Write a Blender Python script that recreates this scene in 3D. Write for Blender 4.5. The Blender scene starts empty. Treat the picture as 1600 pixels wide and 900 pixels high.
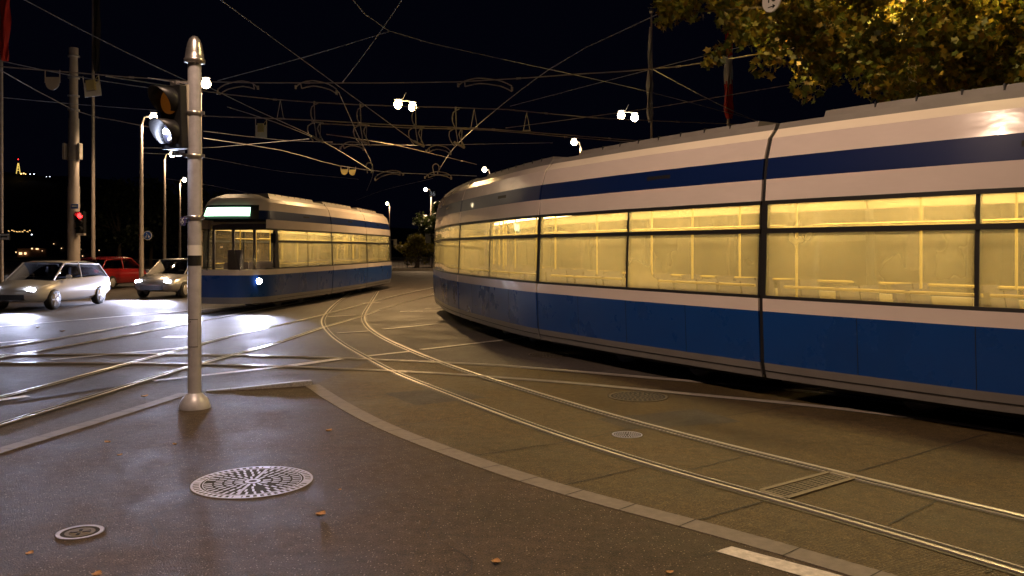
import bpy, math, random
import numpy as np
from mathutils import Vector, Matrix
random.seed(7); RNG = np.random.default_rng(11)
SC = bpy.context.scene; COL = SC.collection
F, CX, HY, H = 1333.0, 800.0, 388.0, 1.9      # focal length in photo pixels, centre column, horizon row, eye height

# ------------------------------------------------------------------ camera, sky, exposure
cd = bpy.data.cameras.new('camera'); cam = bpy.data.objects.new('camera', cd); COL.objects.link(cam)
cam.location = (0, 0, H); cam.rotation_euler = (math.radians(90), 0, 0)
cd.lens = 36*F/1600; cd.sensor_width = 36; cd.shift_y = (HY-450)/1600; cd.clip_start = .05; cd.clip_end = 6000
SC.camera = cam
W = bpy.data.worlds.new('World'); SC.world = W; W.use_nodes = True
bg = W.node_tree.nodes['Background']; bg.inputs[0].default_value = (.11, .13, .42, 1); bg.inputs[1].default_value = .006
SC.view_settings.view_transform = 'Standard'; SC.view_settings.look = 'None'
SC.view_settings.exposure = 0.0; SC.view_settings.gamma = 1; SC.view_settings.use_curve_mapping = False
SC.cycles.use_denoising = True; SC.cycles.max_bounces = 8; SC.cycles.transparent_max_bounces = 16
SC.cycles.sample_clamp_indirect = 3.0; SC.cycles.caustics_reflective = False; SC.cycles.caustics_refractive = False
LAMP_WARM = (1, .66, .36); HEAD_COOL = (.66, .71, 1.0)
P_LAMP = 1500

# ------------------------------------------------------------------ helpers
def G(x, y, z=0.0):
    """the point at height z seen at photo pixel x, y"""
    Y = (H-z)*F/(y-HY); return Vector(((x-CX)*Y/F, Y, z))
def AT(x, y, Y): return Vector(((x-CX)*Y/F, Y, H-(y-HY)*Y/F))
def lin(c): return tuple(((v/255+.055)/1.055)**2.4 if v > 10 else v/255/12.92 for v in c)

class MB:
    def __init__(s): s.v = []; s.f = []; s.m = []; s.sm = []
    def add(s, vs, fs, m=0, sm=False):
        b = len(s.v); s.v += [tuple(p) for p in vs]
        for f in fs: s.f.append(tuple(b+i for i in f)); s.m.append(m); s.sm.append(sm)
    def box(s, c, d, m=0, rot=None):
        R = rot or Matrix.Identity(3); c = Vector(c); vs = []
        for i in range(8):
            q = Vector(((i & 1)-.5, ((i >> 1) & 1)-.5, ((i >> 2) & 1)-.5)); vs.append(c+R @ Vector((q.x*d[0], q.y*d[1], q.z*d[2])))
        s.add(vs, [(0,2,3,1),(4,5,7,6),(0,1,5,4),(2,6,7,3),(0,4,6,2),(1,3,7,5)], m)
    def tube(s, pts, r, n=6, m=0, cap=True):
        pts = [Vector(p) for p in pts]; k = len(pts); rr = r if isinstance(r, (list, tuple)) else [r]*k
        vs = []; up = None
        for i, p in enumerate(pts):
            t = (pts[min(i+1, k-1)]-pts[max(i-1, 0)]).normalized()
            if up is None: up = Vector((0, 0, 1)) if abs(t.z) < .9 else Vector((0, 1, 0))
            a = t.cross(up)
            if a.length < 1e-4: a = t.orthogonal()
            a.normalize(); b = a.cross(t).normalized(); up = b
            for j in range(n):
                th = 2*math.pi*j/n; vs.append(p+(a*math.cos(th)+b*math.sin(th))*rr[i])
        fs = [(i*n+j, i*n+(j+1) % n, (i+1)*n+(j+1) % n, (i+1)*n+j) for i in range(k-1) for j in range(n)]
        s.add(vs, fs, m, True)
        if cap: s.add(vs[:n], [tuple(range(n))[::-1]], m); s.add(vs[-n:], [tuple(range(n))], m)
    def lathe(s, prof, c=(0, 0, 0), n=24, m=0, R=None, sm=True):
        R = R or Matrix.Identity(3); c = Vector(c); vs = []
        for r, z in prof:
            for j in range(n):
                a = 2*math.pi*j/n; vs.append(c+R @ Vector((r*math.cos(a), r*math.sin(a), z)))
        k = len(prof)
        s.add(vs, [(i*n+j, i*n+(j+1) % n, (i+1)*n+(j+1) % n, (i+1)*n+j) for i in range(k-1) for j in range(n)], m, sm)
        s.add(vs[:n], [tuple(range(n))[::-1]], m); s.add(vs[-n:], [tuple(range(n))], m)
    def poly(s, pts, z0, z1, m=0):
        n = len(pts); vs = [(p[0], p[1], z0) for p in pts]+[(p[0], p[1], z1) for p in pts]
        s.add(vs, [tuple(range(n, 2*n)), tuple(range(n))[::-1]]+[(i, (i+1) % n, n+(i+1) % n, n+i) for i in range(n)], m)
    def ball(s, c, r, m=0, n=10, sc=(1, 1, 1)):
        pr = [(max(1e-3, math.sin(math.pi*i/n)), -math.cos(math.pi*i/n)) for i in range(n+1)]
        vs = []; q = 2*n
        for a, z in pr:
            for j in range(q):
                t = 2*math.pi*j/q; vs.append((c[0]+r*sc[0]*a*math.cos(t), c[1]+r*sc[1]*a*math.sin(t), c[2]+r*sc[2]*z))
        s.add(vs, [(i*q+j, i*q+(j+1) % q, (i+1)*q+(j+1) % q, (i+1)*q+j) for i in range(n) for j in range(q)], m, True)
    def build(s, name, mats, parent=None, bevel=0):
        me = bpy.data.meshes.new(name); me.from_pydata(s.v, [], s.f)
        for mm in (mats if isinstance(mats, (list, tuple)) else [mats]): me.materials.append(mm)
        me.polygons.foreach_set('material_index', s.m); me.polygons.foreach_set('use_smooth', s.sm); me.update()
        o = bpy.data.objects.new(name, me); COL.objects.link(o)
        if parent: o.parent = parent; o.matrix_parent_inverse = Matrix.Translation(-parent.location) if parent.rotation_euler[:] == (0, 0, 0) else parent.matrix_basis.inverted()
        if bevel:
            b = o.modifiers.new('bevel', 'BEVEL'); b.width = bevel; b.segments = 2; b.limit_method = 'ANGLE'
        return o
def tag(o, label, cat, group=None, kind=None):
    if label: o['label'] = label
    if cat: o['category'] = cat
    if group: o['group'] = group
    if kind: o['kind'] = kind
    return o
def thing(name, label, cat, loc=(0, 0, 0), group=None):
    o = bpy.data.objects.new(name, None); COL.objects.link(o); o.location = loc; o.empty_display_size = .2
    return tag(o, label, cat, group)
def struct(name, mb, mats): o = mb.build(name, mats); o['kind'] = 'structure'; return o
def smooth(pts, step=.25):
    """Catmull-Rom through points"""
    P = [Vector(p) for p in pts]; P = [P[0]*2-P[1]]+P+[P[-1]*2-P[-2]]; out = []
    for i in range(1, len(P)-2):
        n = max(2, int((P[i+1]-P[i]).length/step))
        for k in range(n):
            t = k/n; a, b, c, d = P[i-1:i+3]
            out.append(.5*((2*b)+(c-a)*t+(2*a-5*b+4*c-d)*t*t+(3*b-a-3*c+d)*t**3))
    out.append(P[-2]); return out
def ribbon(mb, path, profile, m=0, closed=False, ms=None):
    """profile of (offset to the right of travel, z) carried along a path"""
    n = len(path); k = len(profile); vs = []
    for i, p in enumerate(path):
        t = path[min(i+1, n-1)]-path[max(i-1, 0)]; t = Vector((t.x, t.y, 0)).normalized(); r = Vector((t.y, -t.x, 0))
        for o, z in profile: q = p+r*o; vs.append((q.x, q.y, z))
    kk = k if closed else k-1
    for j in range(kk):
        jj = (j+1) % k
        mb.add([vs[i*k+j] for i in range(n)]+[vs[i*k+jj] for i in range(n)], [(i, i+1, n+i+1, n+i) for i in range(n-1)], ms[j] if ms else m, True)
    if closed:
        mb.add(vs[:k], [tuple(range(k))], m); mb.add(vs[-k:], [tuple(range(k))[::-1]], m)

# ------------------------------------------------------------------ materials
def mat(name, col, rough=.5, metal=0, spec=.5, var=0.0, vscale=3.0, bump=0.0, bscale=60, emit=None, estr=0, col2=None, coat=0, stretch=None):
    m = bpy.data.materials.new(name); m.use_nodes = True; nt = m.node_tree; N = nt.nodes; L = nt.links
    b = N['Principled BSDF']; b.inputs['Base Color'].default_value = (*col, 1); b.inputs['Roughness'].default_value = rough
    b.inputs['Metallic'].default_value = metal; b.inputs['Specular IOR Level'].default_value = spec; b.inputs['Coat Weight'].default_value = coat
    tc = N.new('ShaderNodeTexCoord'); mp = N.new('ShaderNodeMapping'); L.new(tc.outputs['Object'], mp.inputs[0])
    if stretch: mp.inputs['Scale'].default_value = stretch
    if var or col2:
        no = N.new('ShaderNodeTexNoise'); no.inputs['Scale'].default_value = vscale; no.inputs['Detail'].default_value = 7; no.inputs['Roughness'].default_value = .65
        L.new(mp.outputs[0], no.inputs[0]); r = N.new('ShaderNodeValToRGB'); L.new(no.outputs[0], r.inputs[0])
        r.color_ramp.elements[0].position = .3; r.color_ramp.elements[1].position = .72
        a = tuple(c*(1-var) for c in col); c2 = col2 or tuple(min(1, c*(1+var)) for c in col)
        r.color_ramp.elements[0].color = (*a, 1); r.color_ramp.elements[1].color = (*c2, 1); L.new(r.outputs[0], b.inputs['Base Color'])
        mr = N.new('ShaderNodeMapRange'); mr.inputs['To Min'].default_value = max(.02, rough-.12*(1 if var else 0)); mr.inputs['To Max'].default_value = min(1, rough+.14); L.new(no.outputs[0], mr.inputs[0]); L.new(mr.outputs[0], b.inputs['Roughness'])
    if bump:
        n2 = N.new('ShaderNodeTexNoise'); n2.inputs['Scale'].default_value = bscale; n2.inputs['Detail'].default_value = 3; L.new(mp.outputs[0], n2.inputs[0])
        bu = N.new('ShaderNodeBump'); bu.inputs['Strength'].default_value = 1; bu.inputs['Distance'].default_value = bump; L.new(n2.outputs[0], bu.inputs['Height']); L.new(bu.outputs[0], b.inputs['Normal'])
    if emit: b.inputs['Emission Color'].default_value = (*emit, 1); b.inputs['Emission Strength'].default_value = estr
    return m

def ground_mat(name, base, base2, speck, rough=.42, ribs=False, spec=.5):
    """asphalt or worn concrete: wide stains, medium mottling, stone chips in the surface"""
    m = bpy.data.materials.new(name); m.use_nodes = True; nt = m.node_tree; N = nt.nodes; L = nt.links; b = N['Principled BSDF']
    tc = N.new('ShaderNodeTexCoord')
    def noise(s, d=6, r=.6):
        n = N.new('ShaderNodeTexNoise'); n.inputs['Scale'].default_value = s; n.inputs['Detail'].default_value = d; n.inputs['Roughness'].default_value = r; L.new(tc.outputs['Object'], n.inputs[0]); return n
    def ramp(src, a, c, p0, p1):
        r = N.new('ShaderNodeValToRGB'); L.new(src, r.inputs[0]); e = r.color_ramp.elements; e[0].position = p0; e[1].position = p1; e[0].color = (*a, 1); e[1].color = (*c, 1); return r
    def mix(f, a, c, mode='MIX'):
        x = N.new('ShaderNodeMix'); x.data_type = 'RGBA'; x.blend_type = mode
        (L.new(f, x.inputs[0]) if not isinstance(f, float) else setattr(x.inputs[0], 'default_value', f)); L.new(a, x.inputs[6]); L.new(c, x.inputs[7]); return x.outputs[2]
    big = noise(.7, 7, .68); mid = noise(9, 6, .7); fine = noise(95, 3, .6)
    c = ramp(big.outputs[0], base, base2, .35, .68).outputs[0]
    c = mix(.75, c, ramp(mid.outputs[0], (.45,)*3, (1.4,)*3, .32, .7).outputs[0], 'MULTIPLY')
    c = mix(.95, c, ramp(fine.outputs[0], (.2,)*3, (2.0,)*3, .32, .7).outputs[0], 'MULTIPLY')
    vo = N.new('ShaderNodeTexVoronoi'); vo.inputs['Scale'].default_value = 75; L.new(tc.outputs['Object'], vo.inputs[0])
    sel = N.new('ShaderNodeSeparateColor'); L.new(vo.outputs['Color'], sel.inputs[0])
    gt = N.new('ShaderNodeMath'); gt.operation = 'GREATER_THAN'; gt.inputs[1].default_value = .92; L.new(sel.outputs[0], gt.inputs[0])
    lt = N.new('ShaderNodeMath'); lt.operation = 'LESS_THAN'; lt.inputs[1].default_value = .33; L.new(vo.outputs['Distance'], lt.inputs[0])
    an = N.new('ShaderNodeMath'); an.operation = 'MULTIPLY'; L.new(gt.outputs[0], an.inputs[0]); L.new(lt.outputs[0], an.inputs[1])
    sp = N.new('ShaderNodeRGB'); sp.outputs[0].default_value = (*speck, 1)
    c = mix(an.outputs[0], c, sp.outputs[0]); L.new(c, b.inputs['Base Color'])
    rr = N.new('ShaderNodeMapRange'); L.new(big.outputs[0], rr.inputs[0]); rr.inputs['From Min'].default_value = .35; rr.inputs['From Max'].default_value = .65
    rr.inputs['To Min'].default_value = rough-.09; rr.inputs['To Max'].default_value = rough+.13; L.new(rr.outputs[0], b.inputs['Roughness'])
    b.inputs['Specular IOR Level'].default_value = spec
    hsum = N.new('ShaderNodeMath'); hsum.operation = 'MULTIPLY_ADD'; L.new(fine.outputs[0], hsum.inputs[0]); hsum.inputs[1].default_value = 1.0; L.new(mid.outputs[0], hsum.inputs[2])
    src = hsum.outputs[0]
    if ribs:
        mp = N.new('ShaderNodeMapping'); mp.inputs['Rotation'].default_value = (0, 0, math.radians(32)); L.new(tc.outputs['Object'], mp.inputs[0])
        wv = N.new('ShaderNodeTexWave'); wv.inputs['Scale'].default_value = 11; wv.inputs['Distortion'].default_value = 3; wv.inputs['Detail'].default_value = 3; wv.bands_direction = 'Y'; L.new(mp.outputs[0], wv.inputs[0])
        ad = N.new('ShaderNodeMath'); ad.operation = 'MULTIPLY_ADD'; ad.inputs[1].default_value = .6; L.new(wv.outputs[0], ad.inputs[0]); L.new(src, ad.inputs[2]); src = ad.outputs[0]
    bu = N.new('ShaderNodeBump'); bu.inputs['Distance'].default_value = .006; bu.inputs['Strength'].default_value = .9; L.new(src, bu.inputs['Height']); L.new(bu.outputs[0], b.inputs['Normal'])
    return m

M = {}
M['asphalt'] = ground_mat('asphalt', (.055, .047, .043), (.1, .084, .076), (.32, .28, .25), rough=.64, spec=.5)
M['pavement'] = ground_mat('pavement_asphalt', (.042, .029, .018), (.082, .057, .037), (.34, .27, .2), rough=.6, spec=.28)
M['concrete'] = ground_mat('worn_concrete', (.054, .038, .017), (.112, .08, .036), (.24, .19, .12), rough=.52, spec=.3, ribs=True)
M['patch'] = ground_mat('repaired_asphalt', (.035, .029, .024), (.06, .048, .038), (.2, .17, .14), rough=.62)
M['edging'] = mat('edging_stone', (.19, .165, .14), .6, var=.25, vscale=14, bump=.003, bscale=120)
M['kerbstone'] = mat('kerb_granite', (.3, .29, .28), .55, var=.4, vscale=40, bump=.004, bscale=90)
M['joint'] = mat('joint_tar', (.015, .013, .012), .6)
M['paint'] = mat('road_paint', (.62, .58, .52), .5, var=.35, vscale=18, bump=.002)
M['rail'] = mat('rail_steel', (.66, .62, .56), .3, .55)
M['groove'] = mat('groove_shade', (.008, .006, .005), .6)  # dark strip, the shade of a sunken groove put into its colour
M['railbed'] = mat('rail_mastic', (.045, .038, .03), .5, var=.5, vscale=5)
M['iron'] = mat('sheen_cast_iron', (.62, .64, .85), .36, .25, var=.12, vscale=30)  # cool bluish sheen put into the base colour
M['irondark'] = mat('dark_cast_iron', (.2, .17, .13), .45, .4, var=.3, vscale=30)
M['pitshade'] = mat('recess_shade', (.012, .009, .008), .7)  # flat near-black base, shade of lid gaps and drain painted in
M['white'] = mat('tram_white', (.82, .72, .67), .2, coat=.5, var=.05, vscale=.7, bump=.016, bscale=1.1, stretch=(1, 1, 2.5))
M['blue'] = mat('tram_blue', (.003, .055, .28), .28, coat=.15, bump=.006, bscale=.55, var=.1, vscale=.9)
M['bluedk'] = mat('tram_dark_blue', (.005, .018, .1), .3, coat=.1, bump=.004, bscale=.6)
M['skirt'] = mat('tram_skirt', (.3, .29, .29), .35, .3, var=.1)
M['rubber'] = mat('rubber', (.012, .012, .013), .55)
M['roofgrey'] = mat('tram_roof', (.2, .185, .18), .5, var=.15, vscale=2)
M['under'] = mat('underframe', (.02, .018, .017), .8)
M['incream'] = mat('interior_lining', (.62, .52, .3), .6, var=.08)
M['inyellow'] = mat('interior_yellow', (.75, .55, .14), .5)
M['infloor'] = mat('interior_floor', (.1, .1, .11), .6)
M['seat'] = mat('seat_shell', (.12, .1, .14), .5, var=.2)
M['striplight'] = mat('strip_light', (.8, .8, .8), .5, emit=(1, .77, .38), estr=24)
M['steel'] = mat('galvanised_steel', (.52, .51, .54), .38, .25, var=.15, vscale=7)
M['alu'] = mat('brushed_metal', (.6, .57, .55), .3, .9, var=.12, vscale=12, stretch=(1, 1, 8))
M['mast'] = mat('painted_mast', (.52, .45, .42), .5, .1, var=.12, vscale=3)
M['black'] = mat('black_plastic', (.014, .014, .015), .4)
M['housing'] = mat('signal_housing_edge', (.66, .6, .46), .45)
M['wire'] = mat('wire_copper', (.4, .34, .3), .45, .2)
M['spanwire'] = mat('span_wire', (.5, .49, .52), .45, .2)
M['plate'] = mat('sign_plate', (.55, .49, .44), .5, var=.1)
M['plateyellow'] = mat('relay_box_yellow', (.6, .5, .22), .5, var=.15)
M['signwhite'] = mat('sign_white', (.8, .78, .74), .4); M['signblue'] = mat('sign_blue', (.02, .1, .5), .4); M['signblack'] = mat('sign_black', (.01,)*3, .5)
M['lampglow'] = mat('lamp_glow', (1, 1, 1), .5, emit=(1, .78, .46), estr=60)
M['lampyellow'] = mat('lamp_glow_yellow', (1, 1, 1), .5, emit=(1, .68, .26), estr=90)
M['whiteglow'] = mat('signal_white_glow', (1, 1, 1), .5, emit=(.7, .8, 1), estr=120)
M['headglow'] = mat('headlamp_glow', (1, 1, 1), .5, emit=(.85, .88, 1), estr=120)
M['redglow'] = mat('red_glow', (.8, .02, .02), .4, emit=(1, .02, .02), estr=9)
M['dimred'] = mat('tail_lamp', (.5, .01, .01), .3, emit=(1, .03, .02), estr=3)
M['amber'] = mat('amber_lens', (.75, .25, .02), .35, emit=(1, .3, .03), estr=.05)
M['display'] = mat('display_glow', (.1, .1, .1), .5, emit=(.5, 1, .62), estr=5)
M['flagred'] = mat('flag_red', (.5, .02, .015), .8, var=.1); M['flagwhite'] = mat('flag_white', (.6, .6, .66), .8, var=.1); M['flagdark'] = mat('flag_dark', (.02, .018, .025), .85)
M['bark'] = mat('bark', (.09, .065, .045), .85, var=.4, vscale=6, bump=.02, bscale=12)
M['hill'] = mat('hill_woods', (.004, .005, .005), .95, var=.4, vscale=.01)
M['wall'] = mat('house_wall', (.2, .11, .08), .8, var=.15); M['walldark'] = mat('house_wall_dark', (.05, .045, .05), .85, var=.15); M['roof'] = mat('house_roof', (.05, .03, .025), .8)
M['litwin'] = mat('lit_window', (.5, .4, .3), .5, emit=(1, .62, .3), estr=2.2); M['litwhite'] = mat('far_lamp_white', (.8, .8, .8), .5, emit=(.8, .88, 1), estr=6); M['litamber'] = mat('far_lamp_amber', (.8, .6, .3), .5, emit=(1, .6, .2), estr=4)
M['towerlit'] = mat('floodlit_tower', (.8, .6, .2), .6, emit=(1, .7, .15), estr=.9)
M['railing'] = mat('railing_iron', (.05, .05, .06), .5, .4)
M['wallstone'] = mat('parapet_stone', (.3, .26, .22), .7, var=.2)
M['dryleaf'] = mat('dry_leaf', (.5, .27, .1), .6, var=.4, vscale=30)

def glass_mat(name, tint=(.95, .9, .72), haze=(.85, .72, .36), fh=.4, rough=.05):
    m = bpy.data.materials.new(name); m.use_nodes = True; nt = m.node_tree; N = nt.nodes; L = nt.links; N.remove(N['Principled BSDF'])
    out = N['Material Output']; tr = N.new('ShaderNodeBsdfTransparent'); tr.inputs[0].default_value = (*tint, 1)
    tl = N.new('ShaderNodeBsdfTranslucent'); tl.inputs[0].default_value = (*haze, 1)
    tc = N.new('ShaderNodeTexCoord'); no = N.new('ShaderNodeTexNoise'); no.inputs['Scale'].default_value = .8; no.inputs['Detail'].default_value = 4; L.new(tc.outputs['Object'], no.inputs[0])
    mr = N.new('ShaderNodeMapRange'); mr.inputs['From Min'].default_value = .3; mr.inputs['From Max'].default_value = .7; mr.inputs['To Min'].default_value = fh*.6; mr.inputs['To Max'].default_value = fh*1.3; L.new(no.outputs[0], mr.inputs[0])
    m1 = N.new('ShaderNodeMixShader'); L.new(mr.outputs[0], m1.inputs[0]); L.new(tr.outputs[0], m1.inputs[1]); L.new(tl.outputs[0], m1.inputs[2])
    gl = N.new('ShaderNodeBsdfGlossy'); gl.inputs['Roughness'].default_value = rough; lw = N.new('ShaderNodeLayerWeight'); pw = N.new('ShaderNodeMath'); pw.operation = 'POWER'; pw.inputs[1].default_value = 4.5; L.new(lw.outputs['Facing'], pw.inputs[0]); lw.inputs[0].default_value = .5; fr = N.new('ShaderNodeMath'); fr.operation = 'MULTIPLY_ADD'; fr.inputs[1].default_value = .9; fr.inputs[2].default_value = .05; L.new(pw.outputs[0], fr.inputs[0])
    bu = N.new('ShaderNodeBump'); bu.inputs['Distance'].default_value = .02; n3 = N.new('ShaderNodeTexNoise'); n3.inputs['Scale'].default_value = .7; L.new(tc.outputs['Object'], n3.inputs[0]); L.new(n3.outputs[0], bu.inputs['Height']); L.new(bu.outputs[0], gl.inputs['Normal'])
    m2 = N.new('ShaderNodeMixShader'); L.new(fr.outputs[0], m2.inputs[0]); L.new(m1.outputs[0], m2.inputs[1]); L.new(gl.outputs[0], m2.inputs[2]); L.new(m2.outputs[0], out.inputs[0]); return m
M['glass'] = glass_mat('glow_haze_tram_glass', (.97, .95, .88), (.95, .82, .5), .26); M['cabglass'] = glass_mat('cab_glass', (.85, .83, .8), (.5, .45, .35), .06)  # yellow haze put into the tram glass to even out the window glow
M['carglass'] = glass_mat('car_glass', (.25, .25, .27), (.2, .2, .2), .03)

def leaf_mat(name, cols, transl=.35, rough=.5):
    m = bpy.data.materials.new(name); m.use_nodes = True; nt = m.node_tree; N = nt.nodes; L = nt.links; b = N['Principled BSDF']
    g = N.new('ShaderNodeNewGeometry'); r = N.new('ShaderNodeValToRGB'); L.new(g.outputs['Random Per Island'], r.inputs[0])
    e = r.color_ramp.elements; e[0].color = (*cols[0], 1); e[1].color = (*cols[-1], 1)
    for i, c in enumerate(cols[1:-1]): q = e.new((i+1)/(len(cols)-1)); q.color = (*c, 1)
    L.new(r.outputs[0], b.inputs['Base Color']); b.inputs['Roughness'].default_value = rough
    t = N.new('ShaderNodeBsdfTranslucent'); L.new(r.outputs[0], t.inputs[0]); x = N.new('ShaderNodeMixShader'); x.inputs[0].default_value = transl
    L.new(b.outputs[0], x.inputs[1]); L.new(t.outputs[0], x.inputs[2]); L.new(x.outputs[0], N['Material Output'].inputs[0]); return m
M['plane_leaf'] = leaf_mat('plane_tree_leaf', [(.045, .06, .008), (.09, .1, .012), (.15, .13, .014), (.25, .18, .02), (.17, .085, .012)], .4)
M['dark_leaf'] = leaf_mat('dark_leaf', [(.02, .03, .01), (.04, .05, .015)], .2)
M['yellow_leaf'] = leaf_mat('yellow_leaf', [(.08, .09, .01), (.22, .17, .02)], .3)

# ------------------------------------------------------------------ ground
mb = MB(); mb.add([(-3000, -300, -.06), (3000, -300, -.06), (3000, 5000, -.06), (-3000, 5000, -.06)], [(0, 1, 2, 3)]); struct('ground', mb, M['hill'])
mb = MB(); mb.add([(-70, -40, 0), (70, -40, 0), (70, 180, 0), (-70, 180, 0)], [(0, 1, 2, 3)]); struct('road', mb, M['asphalt'])
# rails drawn by the rows of the photo; every one is a curve on the ground
A = [(549,457),(526,473),(507.6,492),(503,506),(515,523.5),(538,541),(575,562),(609.6,581),(635.6,592),(722.5,626),(817,662),(889,688.5),(976,715),(1100,754.6),(1220,783),(1352,824.4),(1465.6,856.5),(1600,896),(1800,960)]
B = [(591,456),(578,477.5),(569,495),(576,512),(601,529),(635.5,545),(684,565),(764,592),(862,622),(938,645),(1013.5,666),(1100,688.5),(1182,709),(1329.6,745),(1465.6,779),(1600,809),(1850,870)]
C = [(-250,745),(0,665),(150,620),(293,575),(433,537),(503,513),(566,495),(612,479),(670,463),(760,444),(1000,415)]
D = [(-200,665),(0,621.7),(120,590),(287,545),(383,520),(483,498),(566.5,476),(667,451.6),(760,436),(950,412)]
E = [(-400,625),(0,560),(267,511.7),(367,491.7),(467,473),(552,453),(600,441)]
Fr = [(-400,598),(0,543),(133,521.7),(283,495),(367,483),(450,471.7),(520,459),(572,447)]
Gr = [(-500,566),(0,568),(200,568.5),(433,573),(526,577.6),(618,581),(699,585),(814,594),(900,599.7),(1050,615),(1239,632),(1390,649),(1600,679),(1800,715)]
Hr = [(-500,553),(0,555),(233,554),(467,558),(612.5,564),(684,567),(756,570),(900,581),(1050,594),(1239,609),(1314,618.6),(1500,645),(1700,680)]
def gpath(px, step=.25, win=5, passes=3):
    P = smooth([Vector((G(x, y).x, G(x, y).y, 0)) for x, y in px], step); L = [0]
    for a, b in zip(P, P[1:]): L.append(L[-1]+(b-a).length)
    n = max(8, int(L[-1]/step)); xs = np.interp(np.linspace(0, L[-1], n), L, [p.x for p in P]); ys = np.interp(np.linspace(0, L[-1], n), L, [p.y for p in P])
    for _ in range(passes):
        for arr in (xs, ys):
            q = arr.copy()
            for i in range(n): k = min(win//2, i, n-1-i); arr[i] = q[i-k:i+k+1].mean()
    return [Vector((x, y, 0)) for x, y in zip(xs, ys)]
pA, pB, pC, pD, pE, pF, pG, pH = [gpath(q) for q in (A, B, C, D, E, Fr, Gr, Hr)]
# island outline and the concrete apron between it and the tracks
left_edge = [(-700,930),(-200,770),(0,706),(100,676),(200,645),(290,616)]
right_edge = [(487,603),(520,626),(560,648),(588,664),(651,690),(730,718),(836,757),(950,789),(1100,825),(1250,868),(1330,893),(1500,945),(1900,1060)]
pl, pr = gpath(left_edge), gpath(right_edge)
mb = MB(); isl = pl+[G(345, 606)]+pr+[Vector((pr[-1].x, -25, 0)), Vector((pl[0].x-1, -25, 0))]
cen = Vector((-1, 1.5, 0)); mb.add([(cen.x, cen.y, .012)]+[(p.x, p.y, .012) for p in isl], [(0, i+1, (i+1) % len(isl)+1) for i in range(len(isl))]); struct('pavement', mb, M['pavement'])
mb = MB(); outer = [p for p in pH if p.x > -2.5]; inner = [p for p in pr]
n = 60
def resamp(path, n):
    d = [0]
    for a, b in zip(path, path[1:]): d.append(d[-1]+(b-a).length)
    out = []
    for k in range(n):
        t = d[-1]*k/(n-1); i = max(0, min(len(path)-2, int(np.searchsorted(d, t))-1)); s = (t-d[i])/max(1e-6, d[i+1]-d[i]); out.append(path[i].lerp(path[i+1], s))
    return out
ia, oa = resamp(inner, n), resamp(outer, n)
mb.add([(p.x, p.y, .004) for p in ia]+[(p.x, p.y, .004) for p in oa], [(i, i+1, n+i+1, n+i) for i in range(n-1)]); struct('track_slab', mb, M['concrete'])
mb = MB(); ribbon(mb, pl, [(-.09, .0), (-.09, .017), (.09, .017), (.09, .0)]); ribbon(mb, pr, [(-.1, .0), (-.1, .017), (.1, .017), (.1, .0)])
struct('pavement_edging', mb, M['edging'])
mb = MB()
for a, b in [((560,622),(660,612)),((612,667),(760,648)),((735,714),(885,691)),((872,762),(1018,728)),((1092,814),(1195,785)),((1210,633),(1330,605)),((1340,738),(1545,678)),((1390,820),(1462,785)),((1080,735),(1170,712)),
             ((1050,664),(1240,635)),((925,684),(1050,655)),((1540,897),(1560,888)),((1287,883),(1311,872)),((700,602),(820,588))]:
    a, b = G(*a), G(*b); ribbon(mb, [a.lerp(b, t/8)+Vector((random.uniform(-.01, .01), random.uniform(-.01, .01), 0)) for t in range(9)], [(-.008, .0085), (.008, .0085)])
for k in range(1, 18):      # joints between the edging stones
    for path, hw in ((pl, .095), (pr, .105)):
        i = int(k*len(path)/18); t = (path[min(i+1, len(path)-1)]-path[i-1]).normalized(); r = Vector((t.y, -t.x, 0)); c = path[i]; ribbon(mb, [c-r*hw, c+r*hw], [(-.005, .0195), (.005, .0195)])
rc = random.Random(4)
for x0, y0, dx, n_ in ((640, 800, .22, 14), (250, 860, -.2, 12), (900, 860, .2, 10), (1180, 700, .3, 12), (700, 540, .5, 12), (120, 590, .5, 14), (380, 515, .6, 10)):
    p_ = G(x0, y0); a_ = rc.uniform(-.5, .5); q_ = [p_]
    for i in range(n_): a_ += rc.uniform(-.55, .55); q_.append(q_[-1]+Vector((math.cos(a_)*abs(dx)*.5*(1 if dx > 0 else -1), math.sin(a_)*abs(dx)*.5, 0)))
    ribbon(mb, q_, [(-.003, .0165), (.003, .0165)])
struct('road_joints', mb, M['joint'])
mb = MB()
for px_ in ([(-40, 600), (160, 580), (240, 596), (30, 628)], [(600, 615), (700, 607), (760, 622), (650, 634)], [(930, 655), (1090, 640), (1160, 660), (985, 672)]):
    q_ = [G(*p_) for p_ in px_]; mb.add([(p_.x, p_.y, .0062) for p_ in q_], [(0, 1, 2, 3)])
struct('road_patches', mb, M['patch'])
# painted markings
mb = MB()
def stripe(a, b, w=.12, wob=0): a, b = G(*a), G(*b); a.z = b.z = 0; ribbon(mb, [a.lerp(b, t/6) for t in range(7)], [(-w/2, .0125), (w/2, .0125)])
for a, b, w in [((449,573),(535,561),.2),((575,557),(640,550),.12),((658,547),(838,526),.13),((526,521),(575,518),.13),((598,515),(682,507),.13),((625,487),(661,487),.25),((664,482.5),(693,481.8),.2),((566,474.6),(592,473),.25),
                ((512,495.5),(556,492.5),.14),((80,563),(287,544),.12),((257,527),(293,527),.4),((-60,542),(60,530.7),.14),((380,501),(425,500),.4),((240,596),(457,572),.14),((-40,632),(43,620),.14),((-50,515),(293,486),.14),((293,486),(430,474),.12)]: stripe(a, b, w)
q = [G(1118,865), G(1143,857.5), G(1302,900), G(1420,934), G(1385,944), G(1255,905)]
mb.add([(p.x, p.y, .0165) for p in q], [tuple(range(6))]); o = struct('road_markings', mb, M['paint'])
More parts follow.
